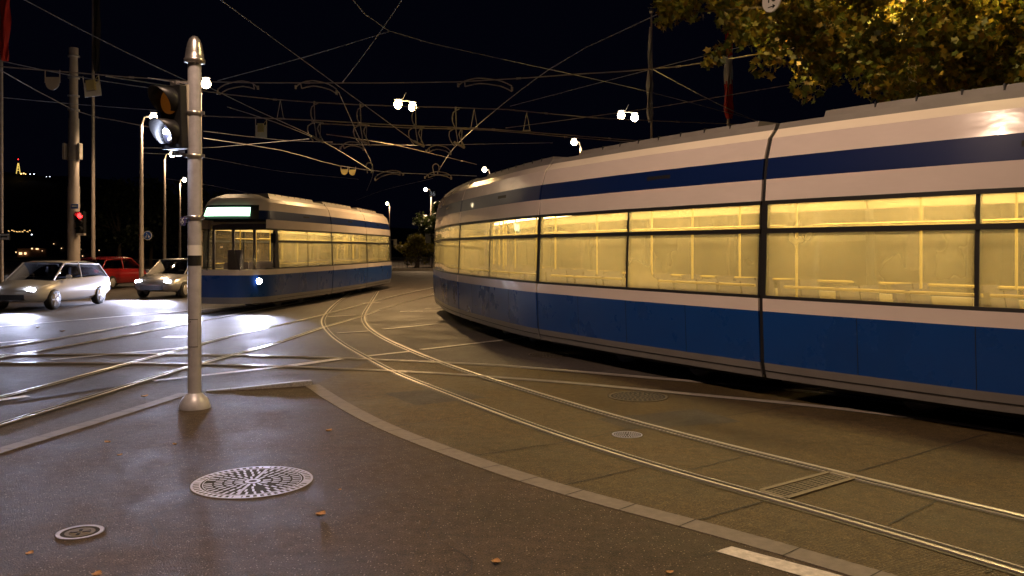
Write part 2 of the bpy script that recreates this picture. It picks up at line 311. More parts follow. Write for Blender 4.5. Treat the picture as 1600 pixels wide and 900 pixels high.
# rails
def rail(name, path, label, side=1):
    mb = MB(); s = side
    for prof, m in [([(-.08, .009), (-.03, .009)], 2), ([(-.03, .0), (-.03, .019), (-.025, .0205), (-.002, .0205), (.008, .017), (.008, .0)], 0), ([(.008, .0105), (.066, .0105)], 1), ([(.066, .0), (.066, .017), (.078, .017), (.078, .0)], 0), ([(.078, .009), (.115, .009)], 2)]:
        if s < 0: prof = [(-o, z) for o, z in prof][::-1]
        ribbon(mb, path, prof, m)
    tag(mb.build(name, [M['rail'], M['groove'], M['railbed']]), label, 'rail', 'grooved tram rails set in the road')
rail('tram_rail', pA, 'polished curved rail nearest the pavement edge, sweeping from road centre to the lower right', -1)
rail('tram_rail', pB, 'polished curved rail on the far side of the drain grating, inner rail of the bend', 1)
rail('tram_rail', pC, 'rail behind the signal pole base, nearest the left pavement edge', -1)
rail('tram_rail', pD, 'second rail beyond the left pavement edge, in the pale lit asphalt', 1)
rail('tram_rail', pE, 'rail leading under the near wheels of the left tram', -1)
rail('tram_rail', pF, 'rail leading under the far side of the left tram', 1)
rail('tram_rail', pG, 'dull nearly level rail just behind the raised kerb, running on to the right', -1)
rail('tram_rail', pH, 'dull rail crossing level across the road and vanishing under the right tram', 1)

# raised granite kerb wedge behind the signal pole
t = thing('traffic_island_kerb', 'short raised wedge of asphalt with a pale granite kerb behind the signal pole', 'kerb', G(410, 604))
mb = MB(); ring = [G(318, 613), G(350, 601), G(400, 594), G(455, 591), G(486, 593), G(488, 603), G(455, 605.5), G(400, 609)]; hs = [.0, .015, .035, .055, .055, .055, .045, .015]
mb.add([(p.x, p.y, .012+h) for p, h in zip(ring, hs)]+[(p.x, p.y, 0) for p in ring], [(7, 6, 5, 4, 3, 2, 1, 0)]+[(i, (i+1) % 8, 8+(i+1) % 8, 8+i) for i in range(8)]); mb.build('asphalt_top', M['asphalt'], t)
mb = MB(); pth = [G(322, 613.5), G(360, 611.5), G(400, 609.5), G(455, 606), G(488, 603.5)]; hh = [.008, .02, .035, .06, .065]
for (a, b, h0, h1) in zip(pth, pth[1:], hh, hh[1:]):
    d = (b-a).normalized(); a2 = a+d*.006; r = Vector((d.y, -d.x, 0)); w = .1
    mb.add([(a2+r*.0)[:2]+(0,), (b)[:2]+(0,), (b-r*w)[:2]+(0,), (a2-r*w)[:2]+(0,), a2[:2]+(h0,), b[:2]+(h1,), (b-r*w)[:2]+(h1,), (a2-r*w)[:2]+(h0,)] if False else
           [(a2.x, a2.y, 0), (b.x, b.y, 0), (b.x-r.x*w, b.y-r.y*w, 0), (a2.x-r.x*w, a2.y-r.y*w, 0), (a2.x, a2.y, .012+h0), (b.x, b.y, .012+h1), (b.x-r.x*w, b.y-r.y*w, .012+h1), (a2.x-r.x*w, a2.y-r.y*w, .012+h0)],
           [(0,1,5,4),(1,2,6,5),(2,3,7,6),(3,0,4,7),(4,5,6,7)])
mb.build('kerb_stone', M['kerbstone'], t)

# ------------------------------------------------------------------ covers, grating
def ring(mb, c, r0, r1, z, m, n=64):
    vs = [(c.x+r*math.cos(2*math.pi*i/n), c.y+r*math.sin(2*math.pi*i/n), zz) for r, zz in ((r0, z-.004), (r0, z), (r1, z), (r1, z-.012)) for i in range(n)]
    mb.add(vs, [(k*n+i, k*n+(i+1) % n, (k+1)*n+(i+1) % n, (k+1)*n+i) for k in range(3) for i in range(n)], m)
def disc(mb, c, r, z, m, n=64): mb.add([(c.x+r*math.cos(2*math.pi*i/n), c.y+r*math.sin(2*math.pi*i/n), z) for i in range(n)], [tuple(range(n))], m)
def dash(mb, c, a, r0, r1, w, z, m):
    d = Vector((math.cos(a), math.sin(a), 0)); e = Vector((-d.y, d.x, 0)); p = [c+d*r0+e*w/2, c+d*r0-e*w/2, c+d*r1-e*w/2, c+d*r1+e*w/2]
    ctr = c+d*(r0+r1)/2; vs = [(q.x, q.y, z) for q in p]+[((q-ctr).x*1.1+ctr.x, (q-ctr).y*1.1+ctr.y, z-.004) for q in p]
    mb.add(vs, [(3,2,1,0),(0,1,5,4),(1,2,6,5),(2,3,7,6),(3,0,4,7)], m)
def cover(px, R, label, style, name='manhole_cover', base=.012, light=True):
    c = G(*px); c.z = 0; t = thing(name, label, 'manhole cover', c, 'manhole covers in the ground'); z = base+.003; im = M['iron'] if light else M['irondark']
    mb = MB(); ring(mb, c, R*.965, R, z, 0)
    if style == 'rays':
        disc(mb, c, R*.965, base+.001, 1)
        for k in range(52): dash(mb, c, 2*math.pi*k/52+.03, R*.86, R*.965, R*.05 if k % 13 else R*.12, z, 0)
        ring(mb, c, R*.845, R*.865, z, 0); mb.build('frame', [im, M['pitshade']], t); mb = MB(); disc(mb, c, R*.84, base+.0012, 1); ring(mb, c, R*.8, R*.815, z-.001, 0)
        for j, (r0, r1, k2) in enumerate([(.17,.3,16),(.34,.46,22),(.5,.625,30),(.66,.79,38)]):
            for k in range(k2):
                a = 2*math.pi*(k+.5*(j % 2))/k2
                if random.random() < .02: continue
                dash(mb, c, a+random.uniform(-.012, .012), R*r0, R*r1, R*.036, z, 0)
        ring(mb, c, R*.07, R*.13, z+.001, 0); disc(mb, c, R*.07, base+.002, 1)
        for k in range(9):
            dash(mb, c, 1.55, R*(.2+.067*k), R*(.24+.067*k), R*.045, z+.0012, 0); dash(mb, c, 1.55+math.pi, R*(.2+.067*k), R*(.24+.067*k), R*.045, z+.0012, 0)
        mb.build('lid', [im, M['pitshade']], t)
    elif style == 'cap':
        ring(mb, c, R*.8, R, z, 0); mb.build('frame', [im, M['pitshade']], t); mb = MB(); disc(mb, c, R*.8, base+.001, 1); ring(mb, c, R*.45, R*.62, z-.001, 0); disc(mb, c, R*.42, base+.002, 0)
        for a in (.3, 1.9, 3.4, 4.9): dash(mb, c, a, R*.1, R*.4, R*.14, z+.001, 1)
        mb.build('lid', [M['irondark'], M['pitshade']], t)
    else:
        ring(mb, c, R*.9, R, z, 0); mb.build('frame', [im, M['pitshade']], t); mb = MB(); disc(mb, c, R*.9, base+.001, 1)
        for j in range(1, 7):
            r0 = R*.88*j/7; k2 = 5*j
            for k in range(k2): dash(mb, c, 2*math.pi*k/k2+.2*j, r0, r0+R*.07, R*.055, z, 0)
        mb.build('lid', [im, M['pitshade']], t)
cover((395, 754.5), .475, 'large bright manhole cover with a ray pattern on the pavement before the signal pole', 'rays')
cover((125, 834.5), .15, 'small round iron valve cap in the pavement at the lower left', 'cap')
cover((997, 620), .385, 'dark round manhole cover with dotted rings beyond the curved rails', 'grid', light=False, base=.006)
cover((980, 680), .155, 'small pale round cover between the two curved rails', 'grid', base=.006)
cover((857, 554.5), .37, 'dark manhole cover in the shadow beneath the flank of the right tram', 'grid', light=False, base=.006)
g = thing('drain_grating', 'rectangular steel drain grating lying between the two curved rails', 'drain grating', G(1257, 759))
a, b, c_, d = G(1188, 769), G(1297, 739.5), G(1335, 749), G(1228, 781)
mb = MB()
for p, q in ((a, b), (b, c_), (c_, d), (d, a)): ribbon(mb, [p, q], [(-.022, 0), (-.022, .018), (.022, .018), (.022, 0)])
mb.build('frame', M['irondark'], g)
mb = MB(); mb.add([(p.x, p.y, .0095) for p in (a, b, c_, d)], [(0, 1, 2, 3)], 1)
for k in range(1, 7): p = a.lerp(d, k/7); q = b.lerp(c_, k/7); ribbon(mb, [p, q], [(-.005, .0115), (.005, .0115)])
for k in range(1, 13): p = a.lerp(b, k/13); q = d.lerp(c_, k/13); ribbon(mb, [p, q], [(-.006, .0122), (.006, .0122)])
mb.build('bars', [M['irondark'], M['pitshade']], g)
mb = MB(); q = [G(1392, 650), G(1412, 637), G(1447, 636), G(1432, 650)]; mb.poly(q, .0, .014); tag(mb.build('track_box_cover', M['edging']), 'small pale rectangular cover plate beside the dull rail under the right tram', 'cover plate')

# ------------------------------------------------------------------ trams
PROF = [(.27, .07), (.36, .05), (.46, .03), (.50, .015), (1.11, 0), (1.27, 0), (1.31, .005), (2.09, .03), (2.15, .032), (2.45, .045), (2.50, .048), (2.77, .07), (3.04, .11), (3.30, .19), (3.42, .3)]
def off(z):
    zs = [p[0] for p in PROF]; return float(np.interp(z, zs, [p[1] for p in PROF]))
WID = 2.4
mb = MB(); mb.box((0, 0, .82), (.42, .4, .06)); mb.box((.2, 0, 1.14), (.06, .4, .62), 0, Matrix.Rotation(.15, 3, 'Y')); mb.box((0, 0, .6), (.1, .3, .4))
_o = mb.build('seat', M['seat']); SEAT = _o.data; bpy.data.objects.remove(_o)
def frames(path):
    out = []
    n = len(path)
    for i, p in enumerate(path):
        t = path[min(i+1, n-1)]-path[max(i-1, 0)]; t = Vector((t.x, t.y, 0)).normalized(); out.append((p, t))
    return out
def tram(label, path, sgn, front_at_start, joints_every=5.2, seed=1, lights=True, noses=(True, True)):
    """path: line of the side that is seen; sgn: +1 when the body lies to the right of it. One low-floor articulated tram."""
    rnd = random.Random(seed)
    T = thing('tram', label, 'tram', path[0], 'blue and white trams')
    L = [0]
    for a, b in zip(path, path[1:]): L.append(L[-1]+(b-a).length)
    tot = L[-1]; nj = max(1, round(tot/joints_every)); cuts = [tot*k/nj for k in range(nj+1)]
    def sub(s0, s1, st=.35):
        k = max(2, int((s1-s0)/st)+1); r = []
        for i in range(k):
            s = s0+(s1-s0)*i/(k-1); j = max(0, min(len(path)-2, int(np.searchsorted(L, s))-1)); u = (s-L[j])/max(1e-6, L[j+1]-L[j]); r.append(path[j].lerp(path[j+1], u))
        return r
    def sw(mb, p, prof, m, far=False):
        pr = [((WID-o) if far else o, z) for o, z in prof]; pr = [(o*sgn, z) for o, z in pr]; ribbon(mb, p, pr, m, closed=True)
    bands = [(.27, .46, 2), (.46, 1.11, 1), (1.11, 1.27, 0), (1.27, 1.31, 3), (2.09, 2.15, 3), (2.45, 2.50, 3), (2.50, 2.77, 0), (2.77, 3.04, 4), (3.04, 3.30, 0), (3.30, 3.42, 0)]
    for k in range(nj):
        s0, s1 = cuts[k]+(.035 if k else 0), cuts[k+1]-(.035 if k < nj-1 else 0); p = sub(s0, s1)
        lo, hi, gl = MB(), MB(), MB()
        for far in (False, True):
            for z0, z1, m in bands:
                th = .05; sw(lo if z1 < 1.4 else hi, p, [(off(z0), z0), (off(z1), z1), (off(z1)+th, z1), (off(z0)+th, z0)], m, far)
            nwin = max(2, round((s1-s0)/2.6))
            for i in range(nwin+1):   # window posts
                c = s0+(s1-s0)*i/nwin; hw = .022 if 0 < i < nwin else .03; a = max(s0, c-hw); b = min(s1, c+hw); q = sub(a, b)
                sw(hi, q, [(off(1.31)+.02, 1.31), (off(2.45)+.02, 2.45), (off(2.45)+.07, 2.45), (off(1.31)+.07, 1.31)], 3, far)
            for i in range(nwin):
                gl = MB(); q = sub(s0+(s1-s0)*i/nwin+.03, s0+(s1-s0)*(i+1)/nwin-.03)
                for z0, z1 in ((1.31, 2.09), (2.15, 2.45)): sw(gl, q, [(off(z0)+.012, z0), (off(z1)+.012, z1), (off(z1)+.018, z1), (off(z0)+.018, z0)], 0, far)
                gl.build('window', M['glass'], T)
        pm = [M['white'], M['blue'], M['skirt'], M['rubber'], M['bluedk']]
        ns = max(2, round((s1-s0)/1.4))
        for far in (False, True):
            for i in range(1, ns): c = s0+(s1-s0)*i/ns; sw(lo, sub(c-.004, c+.004), [(off(.46)-.002, .46), (-.002, 1.11), (.01, 1.11), (off(.46)+.01, .46)], 3, far)
            sw(lo, p, [(off(.36)-.003, .352), (off(.36)-.003, .366), (off(.36)+.01, .366), (off(.36)+.01, .352)], 3, far)
            for i in range(ns): c = s0+(s1-s0)*(i+.5)/ns; sw(hi, sub(c-.25, c+.25), [(off(2.93)-.004, 2.9), (off(2.93)-.002, 2.96), (off(2.93)+.01, 2.96), (off(2.93)+.01, 2.9)], 3, far) if i % 3 == 1 else None
        a = lo.build('lower_body', pm, T); b = hi.build('upper_body', pm, T); 
        # roof with equipment fairing
        mb = MB(); pr = [(.3, 3.42), (.34, 3.50), (.75, 3.53), (WID/2, 3.55), (WID-.75, 3.53), (WID-.34, 3.50), (WID-.3, 3.42), (WID-.36, 3.38), (.36, 3.38)]; ribbon(mb, p, [(o*sgn, z) for o, z in pr], 0, closed=True)
        q = sub(s0+.5, s1-.5)
        if len(q) > 2:
            ribbon(mb, q, [(o*sgn, z) for o, z in [(.55, 3.5), (.6, 3.62), (WID-.6, 3.62), (WID-.55, 3.5)]], 0, closed=True)
            for i in range(1, int((s1-s0-1)/.5)):
                r = sub(s0+.5+i*.5, s0+.52+i*.5); ribbon(mb, r, [(o*sgn, z) for o, z in [(.58, 3.55), (.58, 3.635), (WID-.58, 3.635), (WID-.58, 3.55)]], 1, closed=True)
        mb.build('roof', [M['roofgrey'], M['rubber']], T)
        # interior
        mb = MB()
        ribbon(mb, p, [(o*sgn, z) for o, z in [(.1, .36), (WID-.1, .36), (WID-.1, .40), (.1, .40)]], 1, closed=True)
        ribbon(mb, p, [(o*sgn, z) for o, z in [(.14, 2.60), (.5, 2.66), (WID-.5, 2.66), (WID-.14, 2.60), (WID-.14, 2.72), (.14, 2.72)]], 0, closed=True)
        for f in (False, True): sw(mb, p, [(.06, .4), (.06, 1.26), (.09, 1.26), (.09, .4)], 0, f); sw(mb, p, [(.10, 2.46), (.15, 2.62), (.18, 2.6), (.13, 2.46)], 0, f)
        mb.build('interior_lining', [M['incream'], M['infloor']], T)
        for o in (.55, WID-.55): mb = MB(); q = sub(s0+.15, s1-.15); ribbon(mb, q, [(oo*sgn, z) for oo, z in [(o-.06, 2.635), (o+.06, 2.635), (o+.06, 2.60), (o-.06, 2.60)]], 0, closed=True); mb.build('ceiling_lamp', M['striplight'], T)
        mb = MB()
        for o, z in ((.75, 2.2), (WID-.75, 2.2), (.17, 1.42), (WID-.17, 1.42)):
            q = sub(s0+.2, s1-.2); r = []
            fr = frames(q)
            for c, t in fr: n_ = Vector((t.y, -t.x, 0)); c2 = c+n_*o*sgn; r.append((c2.x, c2.y, z))
            mb.tube(r, .018, 5)
        s = s0+.7
        while s < s1-.4:
            (c, t), = frames(sub(s, s+.01))[:1]; n_ = Vector((t.y, -t.x, 0)); c2 = c+n_*sgn*(.78 if rnd.random() < .5 else WID-.78); mb.tube([(c2.x, c2.y, .4), (c2.x, c2.y, 2.62)], .018, 6); s += 1.1
        mb.build('grab_rails', M['inyellow'], T)
        s = s0+.6
        while s < s1-.5:
            (c, t), = frames(sub(s, s+.01))[:1]; n_ = Vector((t.y, -t.x, 0)); ang = math.atan2(t.y, t.x)
            for o in (.36, .8, WID-.36, WID-.8):
                if o in (.8, WID-.8) and rnd.random() < .35: continue
                c2 = c+n_*o*sgn; st_ = bpy.data.objects.new('seat', SEAT); COL.objects.link(st_); st_.parent = T; st_.location = (c2.x-T.location.x, c2.y-T.location.y, 0); st_.rotation_euler = (0, 0, ang)
            s += .85
        if k < nj-1:
            q = sub(s1-.03, cuts[k+1]+.07, .03); mb = MB(); r = []
            for far in (False, True): sw(mb, q, [(off(zz_)+.025, zz_) for zz_ in (.3, .5, 1.3, 2.5, 3.04, 3.3, 3.4)]+[(off(zz_)+.06, zz_) for zz_ in (3.4, 3.3, 3.04, 2.5, 1.3, .5, .3)], 0, far)
            ribbon(mb, q, [(.3*sgn, 3.38), ((WID-.3)*sgn, 3.38), ((WID-.3)*sgn, 3.34), (.3*sgn, 3.34)], 0, closed=True); mb.build('gangway_bellows', M['rubber'], T)
        # bogie and underframe
        mb = MB(); q = sub(s0+.1, s1-.1); ribbon(mb, q, [(o*sgn, z) for o, z in [(.25, .2), (.25, .36), (WID-.25, .36), (WID-.25, .2)]], 0, closed=True)
        mb.build('underframe', M['under'], T)
        mid = (s0+s1)/2
        for ds in (-.9, .9):
            (c, t), = frames(sub(mid+ds, mid+ds+.01))[:1]; n_ = Vector((t.y, -t.x, 0)); ang = math.atan2(t.y, t.x)
            for o in (WID/2-.5, WID/2+.5):
                c2 = c+n_*o*sgn; R = Matrix.Rotation(ang, 3, 'Z') @ Matrix.Rotation(math.pi/2, 3, 'X'); bg_ = MB(); bg_.lathe([(.12, -.05), (.28, -.05), (.28, .05), (.12, .05)], (c2.x, c2.y, .3), 20, 0, R); bg_.build('wheel', M['steel'], T)
    # rounded cab at both ends
    for end in (0, 1):
        if not noses[end]: continue
        q = sub(0, .3) if end == 0 else sub(tot, tot-.3)
        c = q[0]; fwd = (q[0]-q[-1]).normalized(); fwd.z = 0
        t = -fwd if end == 0 else fwd; n_ = Vector((t.y, -t.x, 0))*sgn      # from the seen side towards the far side
        D = 1.55
        def P(u, z, inset=0):
            """u 0..1 round the nose from the seen side to the far side"""
            a = math.pi*u; e = 2.6; ca, sa = math.cos(a), math.sin(a); o = off(min(z, 3.42)) if z <= 3.42 else .3+(z-3.42)*3
            hw = WID/2-o-inset; lat = -math.copysign(abs(ca)**(2/e), ca)*hw; rake = float(np.interp(z, [.27, 1.1, 2.0, 3.0, 3.42, 3.55], [.12, 0, .14, .48, .85, 1.1]))
            dep = (D-rake-inset)*abs(sa)**(2/e); pnt = c+n_*(WID/2+lat)+fwd*dep; return (pnt.x, pnt.y, z)
        NU = 36; 
        zs = [.27, .46, .7, .9, 1.11, 1.27, 1.31, 1.6, 1.9, 2.09, 2.15, 2.45, 2.5, 2.77, 2.9, 3.04, 3.2, 3.3, 3.42, 3.55]
        sh, gls, disp = MB(), MB(), MB()
        front = end == (0 if front_at_start else 1)
        for i in range(len(zs)-1):
            z0, z1 = zs[i], zs[i+1]; zm = (z0+z1)/2
            for j in range(NU):
                u0, u1 = j/NU, (j+1)/NU; um = (u0+u1)/2; quad = [P(u0, z0), P(u1, z0), P(u1, z1), P(u0, z1)]
                side = abs(um-.5)
                win = (1.27 < zm < 2.77 and side < .36) or (1.31 < zm < 2.45 and .37 < side < .47)
                if win: gls.add(quad, [(0, 1, 2, 3)], 0, True); continue
                if 2.77 < zm < 3.2 and side < .27:
                    sh.add(quad, [(0, 1, 2, 3)], 3, True); continue
                m = 2 if zm < .46 else 1 if zm < 1.11 else 0 if zm < 1.27 else 3 if zm < 1.31 else 3 if zm < 2.5 else 0 if zm < 2.77 else 4 if zm < 3.04 else 0 if zm < 3.42 else 5
                sh.add(quad, [(0, 1, 2, 3)], m, True)
        top = [P(j/NU, 3.55) for j in range(NU+1)]; sh.add(top, [tuple(range(NU+1))], 5)
        bot = [P(j/NU, .27) for j in range(NU+1)]; sh.add(bot, [tuple(range(NU+1))[::-1]], 3)
        cab = sh.build('cab', [M['white'], M['blue'], M['skirt'], M['rubber'], M['bluedk'], M['roofgrey']], T)
        gls.build('windscreen', M['cabglass'], T)
        mb = MB()
        for j in range(NU):
            u0, u1 = j/NU, (j+1)/NU
            if abs((u0+u1)/2-.5) < .2: mb.add([tuple(Vector(P(u0, 2.86))+fwd*.05), tuple(Vector(P(u1, 2.86))+fwd*.05), tuple(Vector(P(u1, 3.12))+fwd*.06), tuple(Vector(P(u0, 3.12))+fwd*.06)], [(0, 1, 2, 3)], 0, True)
        if front: mb.build('destination_display', M['display'], T)['label'] = 'glowing pale green destination display above the windscreen'
        # dashboard, cab back wall, wipers
        mb = MB(); dash_ = [P(j/NU, 1.25, .06) for j in range(NU+1)]; mb.add(dash_, [tuple(range(NU+1))], 0); bw = c+n_*WID/2-fwd*.1
        R = Matrix.Rotation(math.atan2(fwd.y, fwd.x), 3, 'Z'); mb.box((bw.x, bw.y, .95), (.05, WID-.4, .6), 1, R); mb.box((bw.x, bw.y, 2.62), (.05, WID-.4, .3), 1, R)
        for oo in (-1.0, -.35, .35, 1.0): q_ = bw+n_*oo; mb.box((q_.x, q_.y, 1.9), (.05, .08, 1.5), 1, R)
        q_ = bw+fwd*.55; mb.box((q_.x, q_.y, 1.45), (.12, .45, .8), 1, R); mb.build('cab_interior', [M['black'], M['seat']], T)
        for u in (.36, .56):
            mb = MB()
            a0 = Vector(P(u, 1.25, -.03)); a1 = Vector(P(u+.08, 2.1, -.04)); mb.tube([a0, a1], .012, 5); mb.build('wiper', M['black'], T)
        for u, sd in ((.2, 1), (.8, -1)):
            pc = Vector(P(u, .93)); nrm = (fwd*1.0+n_*(-.55*sd)).normalized(); R = nrm.to_track_quat('Z', 'Y').to_matrix(); mb = MB()
            mb.lathe([(.10, -.06), (.11, .02), (.09, .03)], pc, 20, 1, R); mb.lathe([(.085, .031), (.06, .04)], pc, 20, 0, R)
            on = front and lights
            mb.build('headlight' if front else 'tail_light', [M['headglow'] if on else M['dimred'], M['skirt']], T)
            if on:
                ld = bpy.data.lights.new('headlight_beam', 'SPOT'); ld.energy = 1350; ld.color = HEAD_COOL; ld.spot_size = math.radians(100); ld.spot_blend = .8; ld.shadow_soft_size = .16
                lo_ = bpy.data.objects.new('headlight_beam', ld); COL.objects.link(lo_); lo_.parent = T; lo_.location = pc+nrm*.1-T.location; lo_.rotation_euler = (-(fwd+Vector((0, 0, -.1)))).to_track_quat('Z', 'Y').to_euler()
        for sd, u in ((1, .1), (-1, .9)):     # mirrors
            a0 = Vector(P(u, 2.3)); a1 = a0-n_*.2*sd+fwd*.12; mb = MB(); mb.tube([a0, a1], .015, 5); R = Matrix.Rotation(math.atan2(fwd.y, fwd.x), 3, 'Z'); mb.box((a1.x, a1.y, 2.2), (.06, .16, .28), 0, R); mb.build('mirror', M['black'], T)
    return T
# the seen flank of the right-hand tram, traced on the ground from right (near) to left (far)
rp = [(10.6, 3.4), (8.2, 5.5), (6.5, 6.95), (4.98, 8.3), (4.18, 9.3), (3.2, 10.65), (1.95, 12.6), (1.06, 14.15), (0, 16.3), (-1.55, 21.2), (-2.33, 25.4)]
tram('long blue and white tram with yellow lit windows curving across the right half', smooth([Vector((x, y, 0)) for x, y in rp], .3), 1, True, joints_every=5.6, seed=3, lights=False, noses=(False, True))
lp = [(-7.15, 26.2), (-6.95, 27.5), (-6.6, 29.8), (-6.15, 33.9), (-5.9, 37.5), (-5.75, 40.3)]
lpath = smooth([Vector((x, y, 0)) for x, y in lp], .3)
tram('blue and white tram with headlights on facing the crossing behind the signal pole', lpath, -1, True, joints_every=5.2, seed=5)

# ------------------------------------------------------------------ signal pole
def text(body, size, mtl, parent, loc, rot, name='lettering', ext=.002):
    cu = bpy.data.curves.new(name, 'FONT'); cu.body = body; cu.size = size; cu.align_x = 'CENTER'; cu.align_y = 'CENTER'; cu.extrude = ext; cu.offset = size*.012
    tmp = bpy.data.objects.new('tmp', cu); COL.objects.link(tmp); bpy.context.view_layer.update(); dg = bpy.context.evaluated_depsgraph_get()
    me = bpy.data.meshes.new_from_object(tmp.evaluated_get(dg)); bpy.data.objects.remove(tmp); me.materials.clear(); me.materials.append(mtl)
    o = bpy.data.objects.new(name, me); COL.objects.link(o); o.parent = parent; o.location = Vector(loc)-parent.location; o.rotation_euler = rot; return o
sp = G(304, 639); sp.z = .012; Ys = sp.y; k_ = Ys/F
def zy(y): return H-(y-HY)*k_
t = thing('signal_pole', 'grey metal signal pole with a bullet shaped cap, white and black band and domed foot', 'signal pole', sp)
mb = MB(); r = .077; mb.lathe([(r, .02), (r, zy(98))], (sp.x, sp.y, 0), 28); mb.build('pole', M['steel'], t)
mb = MB(); mb.lathe([(.18, .0), (.178, .03), (.165, .07), (.14, .12), (.10, .16), (.079, .18)], (sp.x, sp.y, .012), 32); mb.build('foot', M['steel'], t)
mb = MB(); z0 = zy(98); mb.lathe([(.06, z0-.01), (.118, z0), (.12, z0+.04), (.108, z0+.05), (.1, z0+.12), (.082, z0+.22), (.06, z0+.28), (.03, z0+.31), (.004, z0+.318)], (sp.x, sp.y, 0), 32); mb.build('cap', M['alu'], t)
mb = MB(); mb.lathe([(r+.002, zy(399)), (r+.002, zy(383))], (sp.x, sp.y, 0), 28); mb.build('white_band', M['signwhite'], t)
mb = MB(); mb.lathe([(r+.002, zy(415)), (r+.002, zy(399.2))], (sp.x, sp.y, 0), 28); mb.build('black_band', M['signblack'], t)
mb = MB()
def arc_patch(mb, z0, z1, a0, a1, rad, m):
    n = 10; vs = [(sp.x+rad*math.cos(a0+(a1-a0)*i/n), sp.y+rad*math.sin(a0+(a1-a0)*i/n), z) for z in (z0, z1) for i in range(n+1)]; mb.add(vs, [(i, i+1, n+2+i, n+1+i) for i in range(n)], m, True)
arc_patch(mb, zy(541.5), zy(498), math.radians(238), math.radians(318), r+.0015, 1); arc_patch(mb, zy(540.5), zy(499), math.radians(240), math.radians(316), r+.003, 0)
mb.ball((sp.x-.02, sp.y-r, zy(502)), .008, 1, 5); mb.build('access_door', [M['steel'], M['signblack']], t)
for y in (177, 244, 340):
    mb = MB(); mb.lathe([(r+.002, zy(y)-.025), (r+.014, zy(y)-.02), (r+.014, zy(y)+.02), (r+.002, zy(y)+.025)], (sp.x, sp.y, 0), 24); mb.box((sp.x+r+.02, sp.y-.02, zy(y)), (.05, .03, .035)); mb.box((sp.x-r-.02, sp.y, zy(y)), (.05, .03, .035)); mb.build('clamp', M['alu'], t)
# small blue plate with white tram sign, facing left
s = thing('pole_sign', 'small dark blue plate with white marks clamped to the side of the signal pole', 'sign', (sp.x-.11, sp.y-.03, zy(346)))
fd = Vector((-.72, -.69, 0)); R = fd.to_track_quat('Z', 'Y').to_matrix()
mb = MB(); cpl = Vector((sp.x-.115, sp.y-.06, zy(346))); up = Vector((0, 0, 1)); rt = up.cross(fd).normalized()
RR = Matrix((rt, up, fd)).transposed(); mb.box(cpl, (.13, .1, .012), 0, RR); mb.build('plate', mat('violet_plate', (.06, .05, .2), .4), s, .003)
mb = MB()
for dx, dz, w, h in ((0, .0, .085, .008), (0, .02, .012, .025), (-.03, -.012, .02, .01), (.03, -.012, .02, .01), (0, -.03, .04, .009), (-.045, .035, .012, .012), (.045, .035, .012, .012)): mb.box(cpl+rt*dx+up*dz+fd*.009, (w, h, .006), 0, RR)
mb.build('pictogram', M['signwhite'], s)
mb = MB(); mb.box((sp.x-.07, sp.y-.02, zy(346)), (.08, .02, .03)); mb.build('bracket', M['alu'], s)
# signal head
fd = Vector((-.50, -.865, -.04)).normalized(); rt = Vector((0, 0, 1)).cross(fd).normalized(); up = fd.cross(rt); RR = Matrix((rt, up, fd)).transposed()
hc = Vector((sp.x-.235, sp.y-.02, zy(184)))
s = thing('tram_signal', 'black two lamp tram signal with deep hoods, dark amber lens above two lit white dots', 'traffic signal', hc)
mb = MB(); mb.box(hc, (.36, .74, .10), 0, RR); mb.build('housing', M['black'], s, .012)
mb = MB(); mb.box(hc-fd*.075, (.375, .755, .045), 0, RR); mb.build('back_frame', M['housing'], s, .006)
mb = MB(); mb.box(hc+up*.41-fd*.03, (.10, .05, .06), 0, RR); mb.box(hc-up*.42-fd*.04, (.14, .06, .08), 0, RR); mb.tube([hc+up*.41, Vector((sp.x, sp.y, (hc+up*.42).z))], .012); mb.tube([hc-up*.42, Vector((sp.x-.02, sp.y, zy(244)))], .02); mb.tube([hc+up*.42+rt*-.0, hc+up*.43+fd*.3-rt*.05], .006); mb.build('bracket', M['alu'], s)
def hood(c, Rr, Lh, name):
    mb = MB(); n = 28; vs = []
    for q, (rad, dd) in enumerate([(Rr, .05), (Rr, 1), (Rr-.006, 1), (Rr-.006, .05)]):
        for i in range(n+1):
            a = math.radians(-52+284*i/n); low = .5+.5*math.sin(a); ln = Lh*(.35+.65*low) if dd == 1 else .05
            vs.append(c+rt*math.cos(a)*rad+up*math.sin(a)*rad+fd*ln)
    mb.add(vs, [(k*(n+1)+i, k*(n+1)+i+1, (k+1)*(n+1)+i+1, (k+1)*(n+1)+i) for k in range(3) for i in range(n)], 0, True); return mb.build(name, M['hoodin'] if False else M['black'], s)
for sgn_, nm in ((1, 'amber'), (-1, 'white')):
    c = hc+up*.185*sgn_; hood(c, .16, .29, 'hood'); mb = MB(); mb.lathe([(.15, .05), (.15, .062), (.11, .078), (.05, .088), (.004, .09)], c, 28, 0, RR)
    if nm == 'amber': mb.build('amber_lens', M['amber'], s)
    else:
        mb.build('dark_lens', mat('dark_lens', (.02, .02, .03), .15), s)
        for dx, dz, g_ in ((-.05, .02, True), (.05, .02, True), (.03, -.085, False)):
            mb = MB(); p_ = c+rt*dx+up*dz+fd*.085; mb.lathe([(.032 if g_ else .028, 0), (.03, .012), (.004, .018)], p_, 16, 0, RR); mb.build('light_point', M['whiteglow'] if g_ else M['signwhite'], s)
        ld = bpy.data.lights.new('signal_light', 'POINT'); ld.energy = 15; ld.color = (.72, .78, 1); ld.shadow_soft_size = .03; lo_ = bpy.data.objects.new('signal_light', ld); COL.objects.link(lo_); lo_.parent = s; lo_.location = c+fd*.15-s.location

